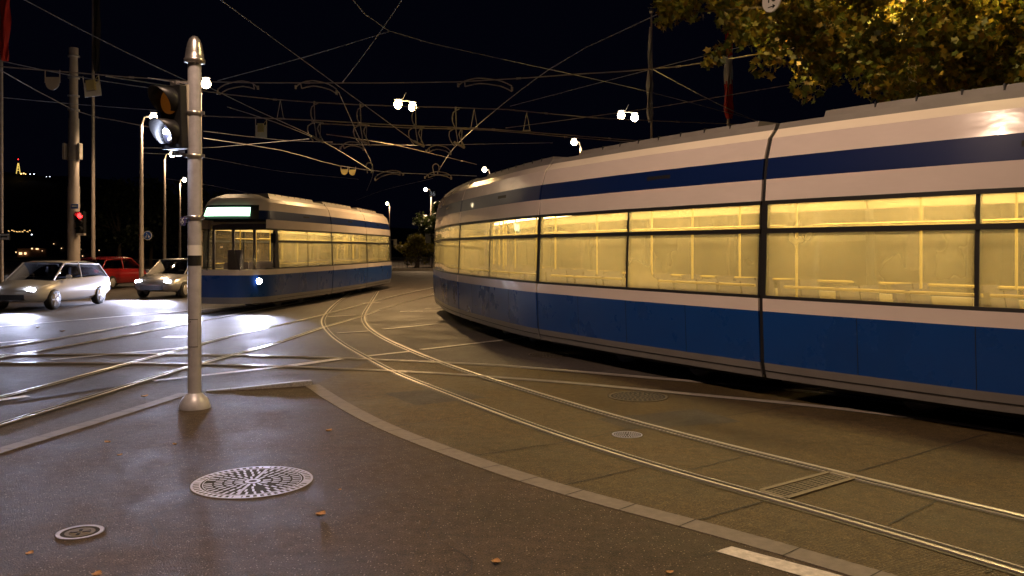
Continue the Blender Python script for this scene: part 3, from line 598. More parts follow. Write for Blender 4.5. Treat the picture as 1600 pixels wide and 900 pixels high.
# ------------------------------------------------------------------ street lamps
def lampheads(mb, glow, p, dirv, two=False):
    for k in range(2 if two else 1):
        q = p+Vector((.62*k, 0, -.1*k)) if two else p
        mb.ball(q+Vector((0, 0, .2)), .15, 0, 8, (1.1, 1, .3)); glow.ball(q-Vector((0, 0, .02)), .17, 0, 8)
def beam(parent, p, energy, col=LAMP_WARM, cone=165):
    ld = bpy.data.lights.new('lamp_light', 'SPOT'); ld.energy = energy; ld.color = col; ld.spot_size = math.radians(cone); ld.spot_blend = .5; ld.shadow_soft_size = .2
    o = bpy.data.objects.new('lamp_light', ld); COL.objects.link(o); o.parent = parent; o.location = Vector(p)-Vector((0, 0, .16))-parent.location; return o
def lamp_post(px, py, post_x, label, energy=P_LAMP, zl=8.0, Yd=None):
    Y = Yd or (zl-H)*F/(HY-py); p = AT(px, py, Y); b = Vector(((post_x-CX)*Y/F, Y, 0))
    t = thing('street_lamp', label, 'street lamp', b, 'street lamps with lit heads'); mb = MB()
    mb.tube([b, b+Vector((0, 0, 3)), b+Vector((0, 0, p.z-.35))], [.11, .1, .065], 12); mb.build('post', M['mast'], t)
    mb = MB(); d = p-b-Vector((0, 0, p.z)); mb.tube([b+Vector((0, 0, p.z-.4)), b+Vector((0, 0, p.z))+d*.25, p+Vector((0, 0, .08))], .04, 8); mb.build('arm', M['mast'], t)
    mb, gl = MB(), MB(); lampheads(mb, gl, p, None); mb.build('lamp_head', M['steel'], t); gl.build('lamp_glass', M['lampglow'], t); beam(t, p, energy); return t
lamp_post(322, 130, 312, 'street lamp whose lit head shows just right of the signal pole below the cap')
lamp_post(240, 183, 221, 'street lamp with the round blue sign on its post, left of the signal pole')
lamp_post(269, 241, 257, 'street lamp with its lit head just below the signal housing')
lamp_post(288, 281, 281, 'distant street lamp with its head just left of the signal pole above the tram front')
lamp_post(605, 318, 609, 'farthest street lamp above the rear end of the left tram')
lp36 = lamp_post(665, 296, 674, 'distant street lamp in the gap between the two trams with a number plate', 6000)
lamp_post(757, 265, 766, 'street lamp showing just above the far sloping roof of the right tram')
lamp_post(897, 222, 908, 'street lamp with short visible post above the middle of the right tram roof')
def hung_lamp(px, py, label, zl, glow, energy, col):
    Y = (zl-H)*F/(HY-py); p = AT(px, py, Y); t = thing('suspended_lamp', label, 'suspended street lamp', p, 'lamps hung from span wires')
    mb, gl = MB(), MB(); lampheads(mb, gl, p-Vector((.25, 0, 0)), None, True); mb.tube([p-Vector((.1, 0, -.12)), p+Vector((.1, 0, .5))], .015); mb.tube([p+Vector((-.3, 0, .15)), p+Vector((.3, 0, .15))], .03)
    mb.build('lamp_head', M['steel'], t); gl.build('lamp_glass', M[glow], t); beam(t, p, energy, col)
hung_lamp(631, 163, 'bright yellow twin lamp hung from the wires above the middle of the crossing', 8.0, 'lampyellow', P_LAMP*2.6, (1, .6, .25))
hung_lamp(979, 180, 'twin lamp hung from the wires above the right tram beside the pale flag', 8.0, 'lampglow', P_LAMP*1.3, LAMP_WARM)
# lamps outside the picture that light the foreground, the tram flank and the plane tree
def near_lamp(b, p, label, energy, col=LAMP_WARM, bare=False):
    b = Vector(b); p = Vector(p); t = thing('street_lamp', label, 'street lamp', b, 'street lamps with lit heads'); mb = MB(); mb.tube([b, (b.x, b.y, p.z-.4)], [.11, .07], 12); mb.build('post', M['mast'], t)
    mb = MB(); mb.tube([(b.x, b.y, p.z-.42), (b.x*.7+p.x*.3, b.y*.7+p.y*.3, p.z), p+Vector((0, 0, .08))], .04, 8); mb.build('arm', M['mast'], t)
    mb, gl = MB(), MB(); lampheads(mb, gl, p, None); mb.build('lamp_head', M['steel'], t); gl.build('lamp_glass', M['lampglow'], t); o = beam(t, p, energy, col)
    if bare: ld = bpy.data.lights.new('lamp_light', 'POINT'); ld.energy = energy; ld.color = col; ld.shadow_soft_size = .2; o.data = ld
def hung_at(p, label, energy, col):
    p = Vector(p); t = thing('suspended_lamp', label, 'suspended street lamp', p, 'lamps hung from span wires'); mb, gl = MB(), MB(); lampheads(mb, gl, p-Vector((.25, 0, 0)), None, True); mb.tube([p+Vector((-.3, 0, .15)), p+Vector((.3, 0, .15))], .03); mb.tube([p, p+Vector((0, 0, .5))], .015)
    mb.build('lamp_head', M['steel'], t); gl.build('lamp_glass', M['lampglow'], t); beam(t, p, energy, col)
hung_at((-2.5, 6.2, 9.1), 'twin lamp hung above the near pavement over the signal pole', 2200, (1, .66, .46))
hung_at((5.0, 11.8, 9.8), 'twin lamp added out of view over the right tram to light the plane tree', 1150, (1, .72, .26))  # extra unseen lamp, put in to light the crown evenly
near_lamp((3.5, -7.5, 0), (4.2, -4.5, 9.0), 'street lamp behind the pavement on the near right side', 1100, (1, .62, .4))
near_lamp((7.6, 16.2, 0), (6.9, 15.6, 7.6), 'street lamp standing among the plane tree branches behind the right tram', 3800, (1, .7, .2), True)
# ------------------------------------------------------------------ wires overhead
def wpt(x, y, z): return G(x, y, z)
def wire(label, pts, z, r=.012, m='spanwire', name='overhead_wire', joints=()):
    P = []
    for i, q in enumerate(pts): P.append(wpt(q[0], q[1], q[2] if len(q) > 2 else z))
    mb = MB(); 
    if len(P) > 2: P2 = smooth(P, 1.5)
    else: P2 = [P[0].lerp(P[1], k/6)-Vector((0, 0, .06*math.sin(math.pi*k/6))) for k in range(7)]
    r *= .9; mb.tube(P2, r, 5)
    if m == 'wire':
        for i in range(3, len(P2)-1, 3): mb.tube([P2[i]-(P2[i+1]-P2[i]).normalized()*.06, P2[i]+(P2[i+1]-P2[i]).normalized()*.06], r*1.9, 5)
    tag(mb.build(name, M[m]), label, 'overhead wire', 'overhead tram wires and span wires')
Z = 6.0
wire('thin span wire from the top left corner down to the lamp beside the signal pole', [(20,-10,7.5),(322,140,6.3)], 7)
wire('span wire from the upper edge left of centre down to the row of wire fittings', [(330,-11,7),(527,133,6.5),(647,221,5.6)], 6)
wire('long span wire from the top edge through the knot to the right tram roof', [(543,-10,7),(607,48,6.8),(760,87,6.8),(1000,140,6.6),(1200,193,6.4)], 6)
wire('short span wire from the top edge to the first fitting on the straight contact wire', [(634,-9,7),(534,130,6.5)], 6)
wire('span wire from the knot down left to the lamp beside the signal pole', [(608,49,6.8),(480,88,6.8),(340,126,6.6)], 6)
wire('upper straight contact wire running across from the left edge to the flags', [(-60,99,6),(110,113,6),(300,127,6),(480,129.5,6),(713,128,6),(900,116,6),(1060,104,6),(1260,72,6)], 6, .016, 'wire')
wire('faint thin wire starting just above the hanging half round plate', [(-30,88,6.6),(245,139,6.2)], 6)
wire('wire sloping from the left edge to the thick mast and the second lamp', [(-20,98,6.8),(115,172,6.2),(180,188,6),(235,199,5.9)], 6, .014, 'wire')
wire('lower thin wire running from the signal pole to the double round plates', [(318,216,6),(440,235,5.9),(530,259,5.8),(620,270,5.8),(745,275,5.8)], 6, .014)
wire('second contact wire carrying the looped hangers beneath the yellow lamp', [(165,119,6.6),(360,148,6.6),(493,160,6.6),(627,166,6.6),(792,171,6.6),(929,184,6.6),(1200,196,6.6)], 6.6, .02, 'wire')
wire('third contact wire joining the hanger loops below the yellow lamp', [(318,181,6.1),(493,188,6.1),(627,196,6.1),(771,202,6.1),(1010,221,6.1)], 6.1, .02, 'wire')
wire('twin contact wire just below the third contact wire', [(502,193,6.05),(643,200,6.05),(760,203,6.05),(884,214,6.05),(1010,224,6.05)], 6, .018, 'wire')
wire('bluish span wire sloping from the signal pole to the first looped hanger', [(322,134,6.3),(400,172,6),(503,220,5.7),(583,268,5.4)], 6)
wire('wire sloping just below the bluish span wire', [(355,167,6),(430,191,5.8),(500,219,5.7)], 6)
wire('span wire from the first fitting down through the second hanger', [(529,143,6.4),(560,213,5.9),(568,229,5.8),(583,268,5.6),(573,298,5.5)], 6)
wire('reddish span wire from the leaves down left to the third hanger', [(1030,21,7.2),(860,107,6.8),(720,220,5.9),(683,270,5.6)], 6)
wire('short contact wire sloping right between second and third hangers', [(510,210,5.9),(613,226,5.9),(745,257,5.9)], 6, .014, 'wire')
wire('thin wire from the second lamp post towards the first hanger', [(222,231,6),(318,231,6),(360,228,6),(483,217,6)], 6)
wire('faint level wire reaching the lamp above the right tram roof', [(515,225,6),(640,227,6),(863,223,6)], 6, .009)
wire('thin wire rising right past the twin lamp to the tree', [(790,200,6.2),(968,176,6.6),(1060,162,6.6),(1260,128,6.6)], 6, .014, 'wire')
wire('faint wire rising from the fittings toward the tree leaves', [(797,166,6.4),(1007,111,6.6),(1180,68,6.8)], 6, .009)
wire('short span wire from the pale flag down to the right tram roof', [(1021,109,6.1),(1193,194,5.8)], 6)
wire('low wire in front of the left tram roof rising to the lamp in the gap', [(556,313,5.8),(600,297,5.8),(676,279,5.8)], 6)
wire('low wire crossing above the left tram sign box', [(258,279,6),(330,290,6),(420,308,6)], 6)
wire('faint wire between left edge and the signal pole below the mast collar', [(-20,150,6.4),(120,163,6.3),(240,172,6.2),(300,177,6.2)], 6, .009)
wire('faint wire from the third lamp past the signal pole towards the left tram roof', [(222,239,6),(318,246,6),(440,268,6),(560,280,6)], 6, .009)
wire('wire from the lamp post row behind the signal pole to the double plates', [(318,205,6),(440,219,6),(520,222,6)], 6, .012)
# fittings
def fitting(name, label, pts_list, zs, r=.015, group='fittings on the overhead wires', cat='wire fitting', m='wire'):
    mb = MB()
    for pts in pts_list: mb.tube(smooth([wpt(x, y, z) for (x, y, z) in pts], .12), r, 6)
    return tag(mb.build(name, M[m]), label, cat, group)
def arm2(x0, y0, x1, y1, label, Y, flip=False):
    a = AT(x0, y0, Y); b = AT(x1, y1, Y); d = b-a; mb = MB(); u = Vector((0, 0, 1))
    q = [a, a+d*.12+u*.12, a+d*.4+u*.2, a+d*.8+u*.14, b+u*.02]; mb.tube(smooth(q, .1), .016, 6); q2 = [p+Vector((0, .12, -.11)) for p in q[1:]]; mb.tube(smooth(q2, .1), .016, 6); mb.tube([q[1], q2[0]], .014); mb.tube([b, b-u*.1], .03); mb.tube([a-u*.03, a+u*.06], .028)
    tag(mb.build('pull_off_arm', M['wire']), label, 'wire fitting', 'curved pull off arms on the wires')
arm2(403, 138, 340, 141, 'curved double arm just right of the signal pole on the upper contact wire', 21)
arm2(462, 137, 526, 141, 'curved double arm left of the first fitting on the upper contact wire', 21)
arm2(716, 134, 800, 136, 'curved double arm on the upper contact wire right of the yellow lamp', 21)
arm2(532, 232, 568, 230, 'small curved arm below the second looped hanger', 27)
arm2(666, 237, 704, 237, 'curved arm above the arch loop between the two trams', 27)
arm2(630, 273, 586, 278, 'curved arm right of the double round plates', 30)
arm2(664, 278, 705, 276, 'lowest curved arm above the gap between the trams', 30)
def hanger(x, y, label, Y):
    c = AT(x, y, Y); k = Y/F; mb = MB(); u = Vector((0, 0, 1)); rt_ = Vector((1, 0, 0)); S = lambda dx, dy: c+rt_*dx*k-u*dy*k
    mb.tube(smooth([S(6, 0), S(-4, 6), S(-5, 20), S(0, 30)], .1), .017); mb.tube([S(0, 2), S(1, 28)], .012); mb.tube(smooth([S(0, 30), S(-10, 36), S(-9, 48), S(-2, 58)], .1), .016); mb.tube(smooth([S(9, 32), S(5, 40), S(10, 52), S(14, 60)], .1), .018)
    mb.tube([S(0, 30), S(4, 58)], .012); mb.tube([S(-3, 52), S(14, 61)], .04); mb.tube([S(-4, 29), S(14, 31)], .025); mb.tube([S(0, 0)-u*.04, S(0, 0)+u*.06], .03); mb.tube([S(10, 31), S(9, 55)], .01)
    tag(mb.build('looped_hanger', M['wire']), label, 'wire fitting', 'looped hangers between the contact wires')
hanger(491, 161, 'leftmost looped hanger where the bluish span wire arrives', 26.5)
hanger(563, 165, 'second looped hanger left of the yellow lamp', 26.5)
hanger(649, 168, 'third looped hanger just right below the yellow lamp', 26.5)
hanger(712, 170, 'rightmost large looped hanger on the reddish span wire', 26.5)
def vhanger(x, y0, y1, label, Y):
    a, b = AT(x, y0, Y), AT(x, y1, Y); mb = MB(); mb.tube([a, b+Vector((-.1, 0, 0))], .009); mb.tube([a, b+Vector((.1, 0, 0))], .009); mb.tube([b-Vector((.12, 0, 0)), b+Vector((.12, 0, 0))], .02); tag(mb.build('dropper', M['wire']), label, 'wire fitting', 'thin droppers between the wires')
vhanger(438, 156, 185, 'thin dropper above the bluish span wire', 26.5); vhanger(741, 170, 200, 'thin single dropper right of the last looped hanger', 26.5); vhanger(823, 175, 204, 'thin V shaped dropper above the middle of the right tram', 26.5)
for x, y, lb in ((577, 266, 'small arch loop above the curved arm by the double plates'), (681, 268, 'small arch loop in the gap above the two trams')):
    c = AT(x, y, 29); mb = MB(); mb.tube([c+Vector((.11*math.cos(a), 0, .14+.12*math.sin(a))) if 0 <= a <= math.pi else c for a in [i*math.pi/8 for i in range(9)]], .015); c2 = c+Vector((0, 0, .14)); mb.tube([c2-Vector((.11, 0, 0)), c-Vector((.06, 0, .1))], .013); mb.tube([c2+Vector((.11, 0, 0)), c+Vector((.06, 0, -.1))], .013)
    tag(mb.build('arch_loop', M['wire']), lb, 'wire fitting', 'arch loops on the wires')
# plates hanging on the wires
def plate(label, x, y, w, h, z, round_=True, box=False, rot=0.0, yellow=False):
    c = wpt(x, y, z); k = c.y/F; t = thing('hanging_plate', label, 'sign plate', c, 'plates hung from the wires'); w *= k; h *= k; mb = MB(); hw = w/2
    pts = [(-hw, h*.25), (-hw, -.02)]+([(-hw*.9*math.cos(a), -.02-hw*.9*math.sin(a)*1.05) for a in [i*math.pi/12 for i in range(13)]] if round_ else [(-hw, -h*.5), (hw, -h*.5)])+[(hw, -.02), (hw, h*.25)]
    n = len(pts); R = Matrix.Rotation(rot, 3, 'Y'); vs = [c+R @ Vector((p[0], yy, p[1])) for yy in (-.006, .006) for p in pts]
    mb.add(vs, [tuple(range(n)), tuple(range(n, 2*n))[::-1]]+[(i, (i+1) % n, n+(i+1) % n, n+i) for i in range(n)], 0); mb.build('plate', M['plateyellow'] if yellow else M['plate'] if not box else M['signwhite'], t)
    mb = MB()
    for sx in (-1, 1): mb.tube([c+R @ Vector((sx*hw*.95, 0, h*.05)), c+R @ Vector((sx*hw*.95, 0, h*.62))], .012)
    mb.build('hanger', M['plate'], t)
    if box:
        mb = MB(); mb.box(c+R @ Vector((0, -.05, h*.08)), (w*.5, .09, h*.52), 0, R); mb.tube(smooth([c+R @ Vector((w*.25, -.05, h*.3)), c+R @ Vector((w*.5, -.06, h*.5)), c+R @ Vector((w*.45, -.06, h*.2)), c+R @ Vector((w*.2, -.06, h*.1))], .03), .008, 5); mb.build('relay_box', M['plateyellow'], t)
plate('pale hanging plate with a half round lower edge at the far left', 82, 128, 24, 30, 5.6)
plate('tilted white plate with a yellow box in front of the flagpole', 144, 136, 26, 30, 5.6, False, True, math.radians(-7))
plate('small white plate with a yellow box right of the signal pole', 408, 202, 18, 26, 5.7, False, True)
plate('left one of the two yellowish half round plates above the left tram', 538, 267.5, 11, 12, 5.7, yellow=True)
plate('right one of the two yellowish half round plates above the left tram', 550.5, 268, 11, 12, 5.7, yellow=True)
# the 18 sign in the tree
c = AT(1206, 0, 12.6); t = thing('round_sign', 'white round 18 sign with an arrow hanging in front of the plane tree leaves', 'sign', c)
fd = Vector((-.87, -.5, 0)).normalized(); R = fd.to_track_quat('Z', 'Y').to_matrix(); up = Vector((0, 0, 1)); rt = up.cross(fd); RR = Matrix((rt, up, fd)).transposed()
mb = MB(); mb.lathe([(.18, -.01), (.18, .01)], c, 32, 0, RR, False); mb.build('disc', M['signwhite'], t); eul = RR.to_euler()
text('18', .2, M['signblack'], t, c+fd*.013+up*.03, eul); mb = MB(); mb.box(c+fd*.013-up*.1, (.13, .012, .004), 0, RR); mb.box(c+fd*.013-up*.088+rt*.045, (.05, .011, .004), 0, RR @ Matrix.Rotation(-.7, 3, 'Z')); mb.box(c+fd*.013-up*.112+rt*.045, (.05, .011, .004), 0, RR @ Matrix.Rotation(.7, 3, 'Z')); mb.build('arrow', M['signblack'], t)
mb = MB(); mb.tube([c+up*.17, c+up*.5], .01); mb.build('hanger', M['alu'], t)
# number plate on the far lamp
Y = lp36.location.y; c = AT(675.5, 303, Y-.2); t = thing('number_plate_sign', 'small dark plate with the white number 36 on the distant lamp post', 'sign', c); mb = MB(); mb.box(c, (.75, .04, .6)); mb.build('plate', M['signblack'], t)
text('36', .62, mat('number_white', (.7, .72, .78), .5, emit=(.6, .65, .75), estr=.15), t, c-Vector((0, .03, 0)), (math.pi/2, 0, 0))

# ------------------------------------------------------------------ masts, flagpoles, signs at the left
def mast():
    Y = 38.0; b = Vector(((115-CX)*Y/F, Y, 0)); k = Y/F; zz = lambda y: H-(y-HY)*k
    t = thing('catenary_mast', 'thick stepped grey mast at the left carrying a red traffic light', 'mast', b)
    mb = MB(); mb.lathe([(.27, 0), (.255, zz(292)), (.23, zz(290)), (.225, zz(186)), (.19, zz(184)), (.17, zz(90)), (.195, zz(88)), (.195, zz(75))], b, 24); mb.build('shaft', M['mast'], t)
    for sx in (-1, 1): mb = MB(); mb.box((b.x+sx*.33, Y-.1, zz(237)), (.12, .3, .72)); mb.build('equipment_box', M['plate'], t, .02)
    for y in (88, 122, 150, 172, 251): mb = MB(); mb.lathe([(.2, zz(y)-.04), (.25, zz(y)-.03), (.25, zz(y)+.03), (.2, zz(y)+.04)], b, 20); mb.build('band', M['steel'], t)
    # signal
    c = Vector(((131-CX)*k, Y-.25, zz(348))); s = thing('traffic_light', 'traffic light showing red on the thick mast at the left', 'traffic light', c); mb = MB(); mb.box(c, (.36, .25, .95)); mb.build('housing', M['black'], s, .02); mb = MB(); mb.box(c+Vector((-.2, .05, 0)), (.06, .25, 1.0)); mb.box(c+Vector((-.35, .1, .4)), (.3, .05, .05)); mb.box(c+Vector((-.35, .1, -.4)), (.3, .05, .05)); mb.box(c+Vector((0, 0, -.52)), (.34, .22, .1)); mb.build('bracket', M['plate'], s)
    R = Vector((.25, -1, 0)).normalized().to_track_quat('Z', 'Y').to_matrix()
    for i, dz in enumerate((.3, 0, -.3)):
        mb = MB(); mb.lathe([(.12, 0), (.11, .03), (.02, .05)], c+Vector((.02, -.125, dz)), 18, 0, R); mb.build('lens', M['redglow'] if i == 0 else M['black'], s)
        mb = MB(); n = 14; vs = [c+Vector((.02+.14*math.cos(math.pi*j/n), -.125-dd, dz+.14*math.sin(math.pi*j/n))) for dd in (0, .2) for j in range(n+1)]; mb.add(vs, [(j, j+1, n+2+j, n+1+j) for j in range(n)], 0, True); mb.build('hood', M['black'], s)
    c = Vector(((123-CX)*k, Y-.35, zz(323))); s = thing('street_name_sign', 'small blue and white street name plate above the red traffic light', 'sign', c); mb = MB(); mb.box(c, (.3, .03, .2)); mb.build('plate', M['signblue'], s); mb = MB(); mb.box(c-Vector((0, .017, -.01)), (.24, .006, .08)); mb.build('name_panel', M['signwhite'], s)
mast()
def flagpole(x, Y, label, rad, flag, flabel, top=14.0):
    b = Vector(((x-CX)*Y/F, Y, 0)); t = thing('flagpole', label, 'flagpole', b, 'tall thin flagpoles'); mb = MB(); mb.tube([b, b+Vector((0, 0, 5)), b+Vector((0, 0, top))], [rad, rad*.8, rad*.55], 10); mb.build('pole', M['mast'], t); mb = MB(); mb.ball(b+Vector((0, 0, top+.08)), .1, 0, 6); mb.build('finial', M['alu'], t)
    if flag:
        k = Y/F; mb = MB(); n = 40; m_ = 16
        vs = []
        for i in range(n+1):
            f = i/n; y = flag['y0']+(flag['y1']-flag['y0'])*f; wd = np.interp(f, [0, .15, .6, .9, 1], flag['w'])*k
            for j in range(m_+1):
                g_ = j/m_; x_ = flag['x']*k+(g_-.5)*wd*(1 if flag.get('c') else 1)+.03*math.sin(3*f*6+j); yy = .12*math.sin(g_*math.pi*4+f*3)*(.4+f)
                vs.append((b.x+x_, b.y-.12+yy, H-(y-HY)*k-.05*math.sin(g_*7)))
        mb.add([], []); nb = len(flag['bands'])
        for i in range(n):
            for j in range(m_):
                f = (i+.5)/n; mi = 0
                for q_, lim in enumerate(flag['bands']):
                    if f+.03*math.sin(j*1.1) <= lim: mi = q_; break
                mb.add([vs[i*(m_+1)+j], vs[i*(m_+1)+j+1], vs[(i+1)*(m_+1)+j+1], vs[(i+1)*(m_+1)+j]], [(0, 1, 2, 3)], mi, True)
        tag(mb.build('flag', [M[q] for q in flag['mats']]), flabel, 'flag', 'limp flags hanging from flagpoles')
flagpole(2, 30, 'flagpole at the extreme left edge of the picture', .075, dict(x=8, y0=-60, y1=95, w=[16, 16, 13, 8, 4], bands=[1.1], mats=['flagred']), 'deep red flag hanging at the top left corner')
flagpole(145.5, 42, 'thin flagpole right of the thick mast', .11, dict(x=7, y0=-60, y1=112, w=[8, 9, 9, 8, 5], bands=[1.1], mats=['flagdark']), 'very dark limp flag hanging beside the hanging yellow box', 15)
flagpole(1018, 33, 'thin flagpole behind the right tram left of the tree', .06, dict(x=-3, y0=45, y1=190, w=[2, 4, 9, 10, 4], bands=[1.1], mats=['flagwhite']), 'pale limp flag hanging above the middle of the right tram', 11)
flagpole(1138, 30, 'flagpole in front of the tree tips behind the right tram', .06, dict(x=0, y0=5, y1=185, w=[8, 8, 12, 15, 8], bands=[.45, .7, 1.1], mats=['flagred', 'flagwhite', 'flagred']), 'red and white limp flag hanging beside the tree leaves', 11)
# cycle sign on the second lamp post, direction sign at the far left
Y = 39.4; c = AT(230.5, 368, Y); t = thing('cycle_path_sign', 'round blue sign with white pictogram and rim on the lamp post', 'sign', c); R = Matrix.Rotation(math.pi/2, 3, 'X')
mb = MB(); mb.lathe([(.21, -.01), (.21, .01)], c, 28, 0, R); mb.build('rim', M['signwhite'], t); mb = MB(); mb.lathe([(.18, -.01), (.18, .016)], c, 28, 0, R); mb.build('face', M['signblue'], t)
mb = MB(); 
for a in (-1, 1): mb.tube([c+Vector((a*.07+.035*math.cos(i), -.02, -.06+.035*math.sin(i))) for i in [q*math.pi/5 for q in range(11)]], .008, 4)
mb.tube([c+Vector((-.07, -.02, -.06)), c+Vector((-.02, -.02, .03)), c+Vector((.05, -.02, .03)), c+Vector((.07, -.02, -.06))], .009, 4); mb.box(c+Vector((-.03, -.02, .09)), (.03, .01, .07)); mb.build('pictogram', M['signwhite'], t); mb = MB(); mb.box(c+Vector((-.22, .02, 0)), (.12, .03, .05)); mb.build('bracket', M['mast'], t)
c = AT(7, 370, 29.7); t = thing('direction_sign', 'pale framed sign board on the flagpole at the left edge', 'sign', c); mb = MB(); mb.box(c, (.36, .04, .24)); mb.build('frame', M['signblack'], t); mb = MB(); mb.box(c-Vector((0, .022, 0)), (.33, .01, .21)); mb.build('board', M['signwhite'], t); mb = MB()
mb.box(c-Vector((0, .03, 0)), (.24, .004, .045)); mb.build('text_line', M['signblack'], t)
mb = MB(); mb.box(G(300, 463)+Vector((0, 0, .07)), (1.2, .25, .13)); tag(mb.build('kerb_block', M['rubber'], None, .02), 'low black kerb block on the road before the left tram front', 'kerb')

# ------------------------------------------------------------------ cars
def car(label, loc, heading, paint, lights='head', L=4.4, Wd=1.8, Hh=1.47):
    T = thing('parked_car' if False else 'car', label, 'car', loc, 'cars queuing on the road'); T.rotation_euler = (0, 0, math.atan2(heading[1], heading[0]))
    def build(mb, name, mats, bevel=0):
        o = mb.build(name, mats); o.parent = T; return o
    # x forward. stations: x, z_bottom, z_belt, half width
    st = [(-L/2, .45, .78, .70), (-L/2+.08, .32, .95, .82), (-1.6, .24, .98, .88), (-.6, .22, .95, .9), (.5, .22, .93, .9), (1.15, .22, .90, .89), (1.6, .24, .80, .86), (L/2-.15, .28, .70, .78), (L/2, .38, .60, .66)]
    n = 10; mb = MB(); vs = []
    for x, zb, zt, hw in st:
        prof = [(0, zb), (hw*.85, zb), (hw, zb+.12), (hw+.01, (zb+zt)/2), (hw*.97, zt-.05), (hw*.88, zt), (0, zt+.03)]
        full = prof+[(-a, b) for a, b in prof[-2:0:-1]]; vs += [(x, a, b) for a, b in full]; n = len(full)
    mb.add(vs, [(i*n+j, i*n+(j+1) % n, (i+1)*n+(j+1) % n, (i+1)*n+j) for i in range(len(st)-1) for j in range(n)]+[tuple(range(n))[::-1], tuple(range((len(st)-1)*n, len(st)*n))], 0, True)
    body = build(mb, 'body', paint)
    cab = [(-2.0, .93, .93, .78), (-1.55, .93, 1.36, .72), (-.9, .93, Hh-.02, .68), (0, .92, Hh, .67), (.45, .92, Hh-.05, .67), (1.2, .89, .90, .76)]
    mg = MB(); vs = []
    for x, zb, zt, hw in cab:
        hb = .80; vs += [(x, hb, zb-.03), (x, hw, zt), (x, -hw, zt), (x, -hb, zb-.03)]
    mg.add(vs, [(i*4+j, i*4+j+1, (i+1)*4+j+1, (i+1)*4+j) for i in range(len(cab)-1) for j in (0, 1, 2)], 0, True); build(mg, 'windows', M['carglass'])
    mr = MB(); vs = []
    rf = cab[1:5]
    for x, zb, zt, hw in rf: vs += [(x, hw+.01, zt-.01), (x, hw-.06, zt+.025), (x, 0, zt+.035), (x, -hw+.06, zt+.025), (x, -hw-.01, zt-.01)]
    mr.add(vs, [(i*5+j, i*5+j+1, (i+1)*5+j+1, (i+1)*5+j) for i in range(3) for j in range(4)], 0, True)
    for sy in (1, -1):
        for (x0, z0, h0), (x1, z1, h1) in (((-2.0, .93, .79), (-1.55, 1.36, .72)), ((1.2, .9, .77), (.45, Hh-.05, .67)), ((-.35, .92, .8), (-.35, Hh-.01, .68)), ((-1.55, 1.36, .72), (.45, Hh-.05, .68))): mr.tube([(x0, sy*h0, z0), (x1, sy*h1, z1)], .03, 6)
    build(mr, 'roof', paint)
    mi = MB(); mi.box((-.2, 0, .75), (2.4, 1.4, .5)); 
    for sy in (.38, -.38): mi.box((.0, sy, 1.0), (.15, .45, .6))
    build(mi, 'cabin_interior', M['black'])
    for x in (-1.35, 1.35):
        for sy in (1, -1):
            e = bpy.data.objects.new('wheel', None); COL.objects.link(e); e.parent = T; e.location = (x, sy*.82, .32); R = Matrix.Rotation(math.pi/2, 3, 'X')
            m1 = MB(); m1.lathe([(.2, -.1), (.3, -.1), (.32, -.06), (.32, .06), (.3, .1), (.2, .1)], (0, 0, 0), 24, 0, R); o = m1.build('tyre', M['rubber']); o.parent = e
            m1 = MB(); m1.lathe([(.05, -.105), (.2, -.1), (.2, .1), (.05, .105)], (0, 0, 0), 20, 0, R)
            for q in range(5): a = q*2*math.pi/5; m1.box((.11*math.cos(a), sy*.105, .11*math.sin(a)), (.18, .02, .03), 0, Matrix.Rotation(-a, 3, 'Y'))
            o = m1.build('rim', M['steel']); o.parent = e
    for sy in (1, -1):
        m1 = MB(); m1.ball((L/2-.12, sy*.58, .64), .1, 0, 7, (.9, 1.5, .8)); build(m1, 'headlight', M['headglow'] if lights == 'head' else M['signwhite'])
        m1 = MB(); m1.ball((-L/2+.06, sy*.64, .85), .1, 0, 7, (.6, 1.3, .9)); build(m1, 'tail_light', M['redglow'] if lights == 'tail' else M['dimred'])
        m1 = MB(); m1.ball((.75, sy*1.0, 1.0), .1, 0, 6, (.6, 1.1, .7)); build(m1, 'mirror', paint)
        if lights == 'head':
            ld = bpy.data.lights.new('headlight_beam', 'SPOT'); ld.energy = 1350; ld.color = HEAD_COOL; ld.spot_size = math.radians(95); ld.spot_blend = .8; ld.shadow_soft_size = .16
            o = bpy.data.objects.new('headlight_beam', ld); COL.objects.link(o); o.parent = T; o.location = (L/2+.05, sy*.58, .66); o.rotation_euler = (Vector((-1, 0, .08))).to_track_quat('Z', 'Y').to_euler()
    m1 = MB(); m1.box((L/2-.02, 0, .42), (.06, .9, .16)); build(m1, 'grille', M['black'])
    return T
silver = mat('silver_paint', (.42, .42, .45), .25, .5, coat=.6); redp = mat('red_paint', (.3, .015, .015), .25, coat=.6); whitep = mat('white_car_paint', (.6, .6, .62), .3, coat=.6)
car('white car with both headlights on at the left edge, coming towards the crossing', (-15.0, 27.8, 0), (-.04, -1), whitep, 'head')
car('silver car with headlights on right beside the front of the left tram', (-13.25, 34.2, 0), (-.13, -1), silver, 'head')
car('red car driving away with tail lights on between the white and the silver car', (-19.2, 41, 0), (.15, 1), redp, 'tail')
SC['lead'] = 0
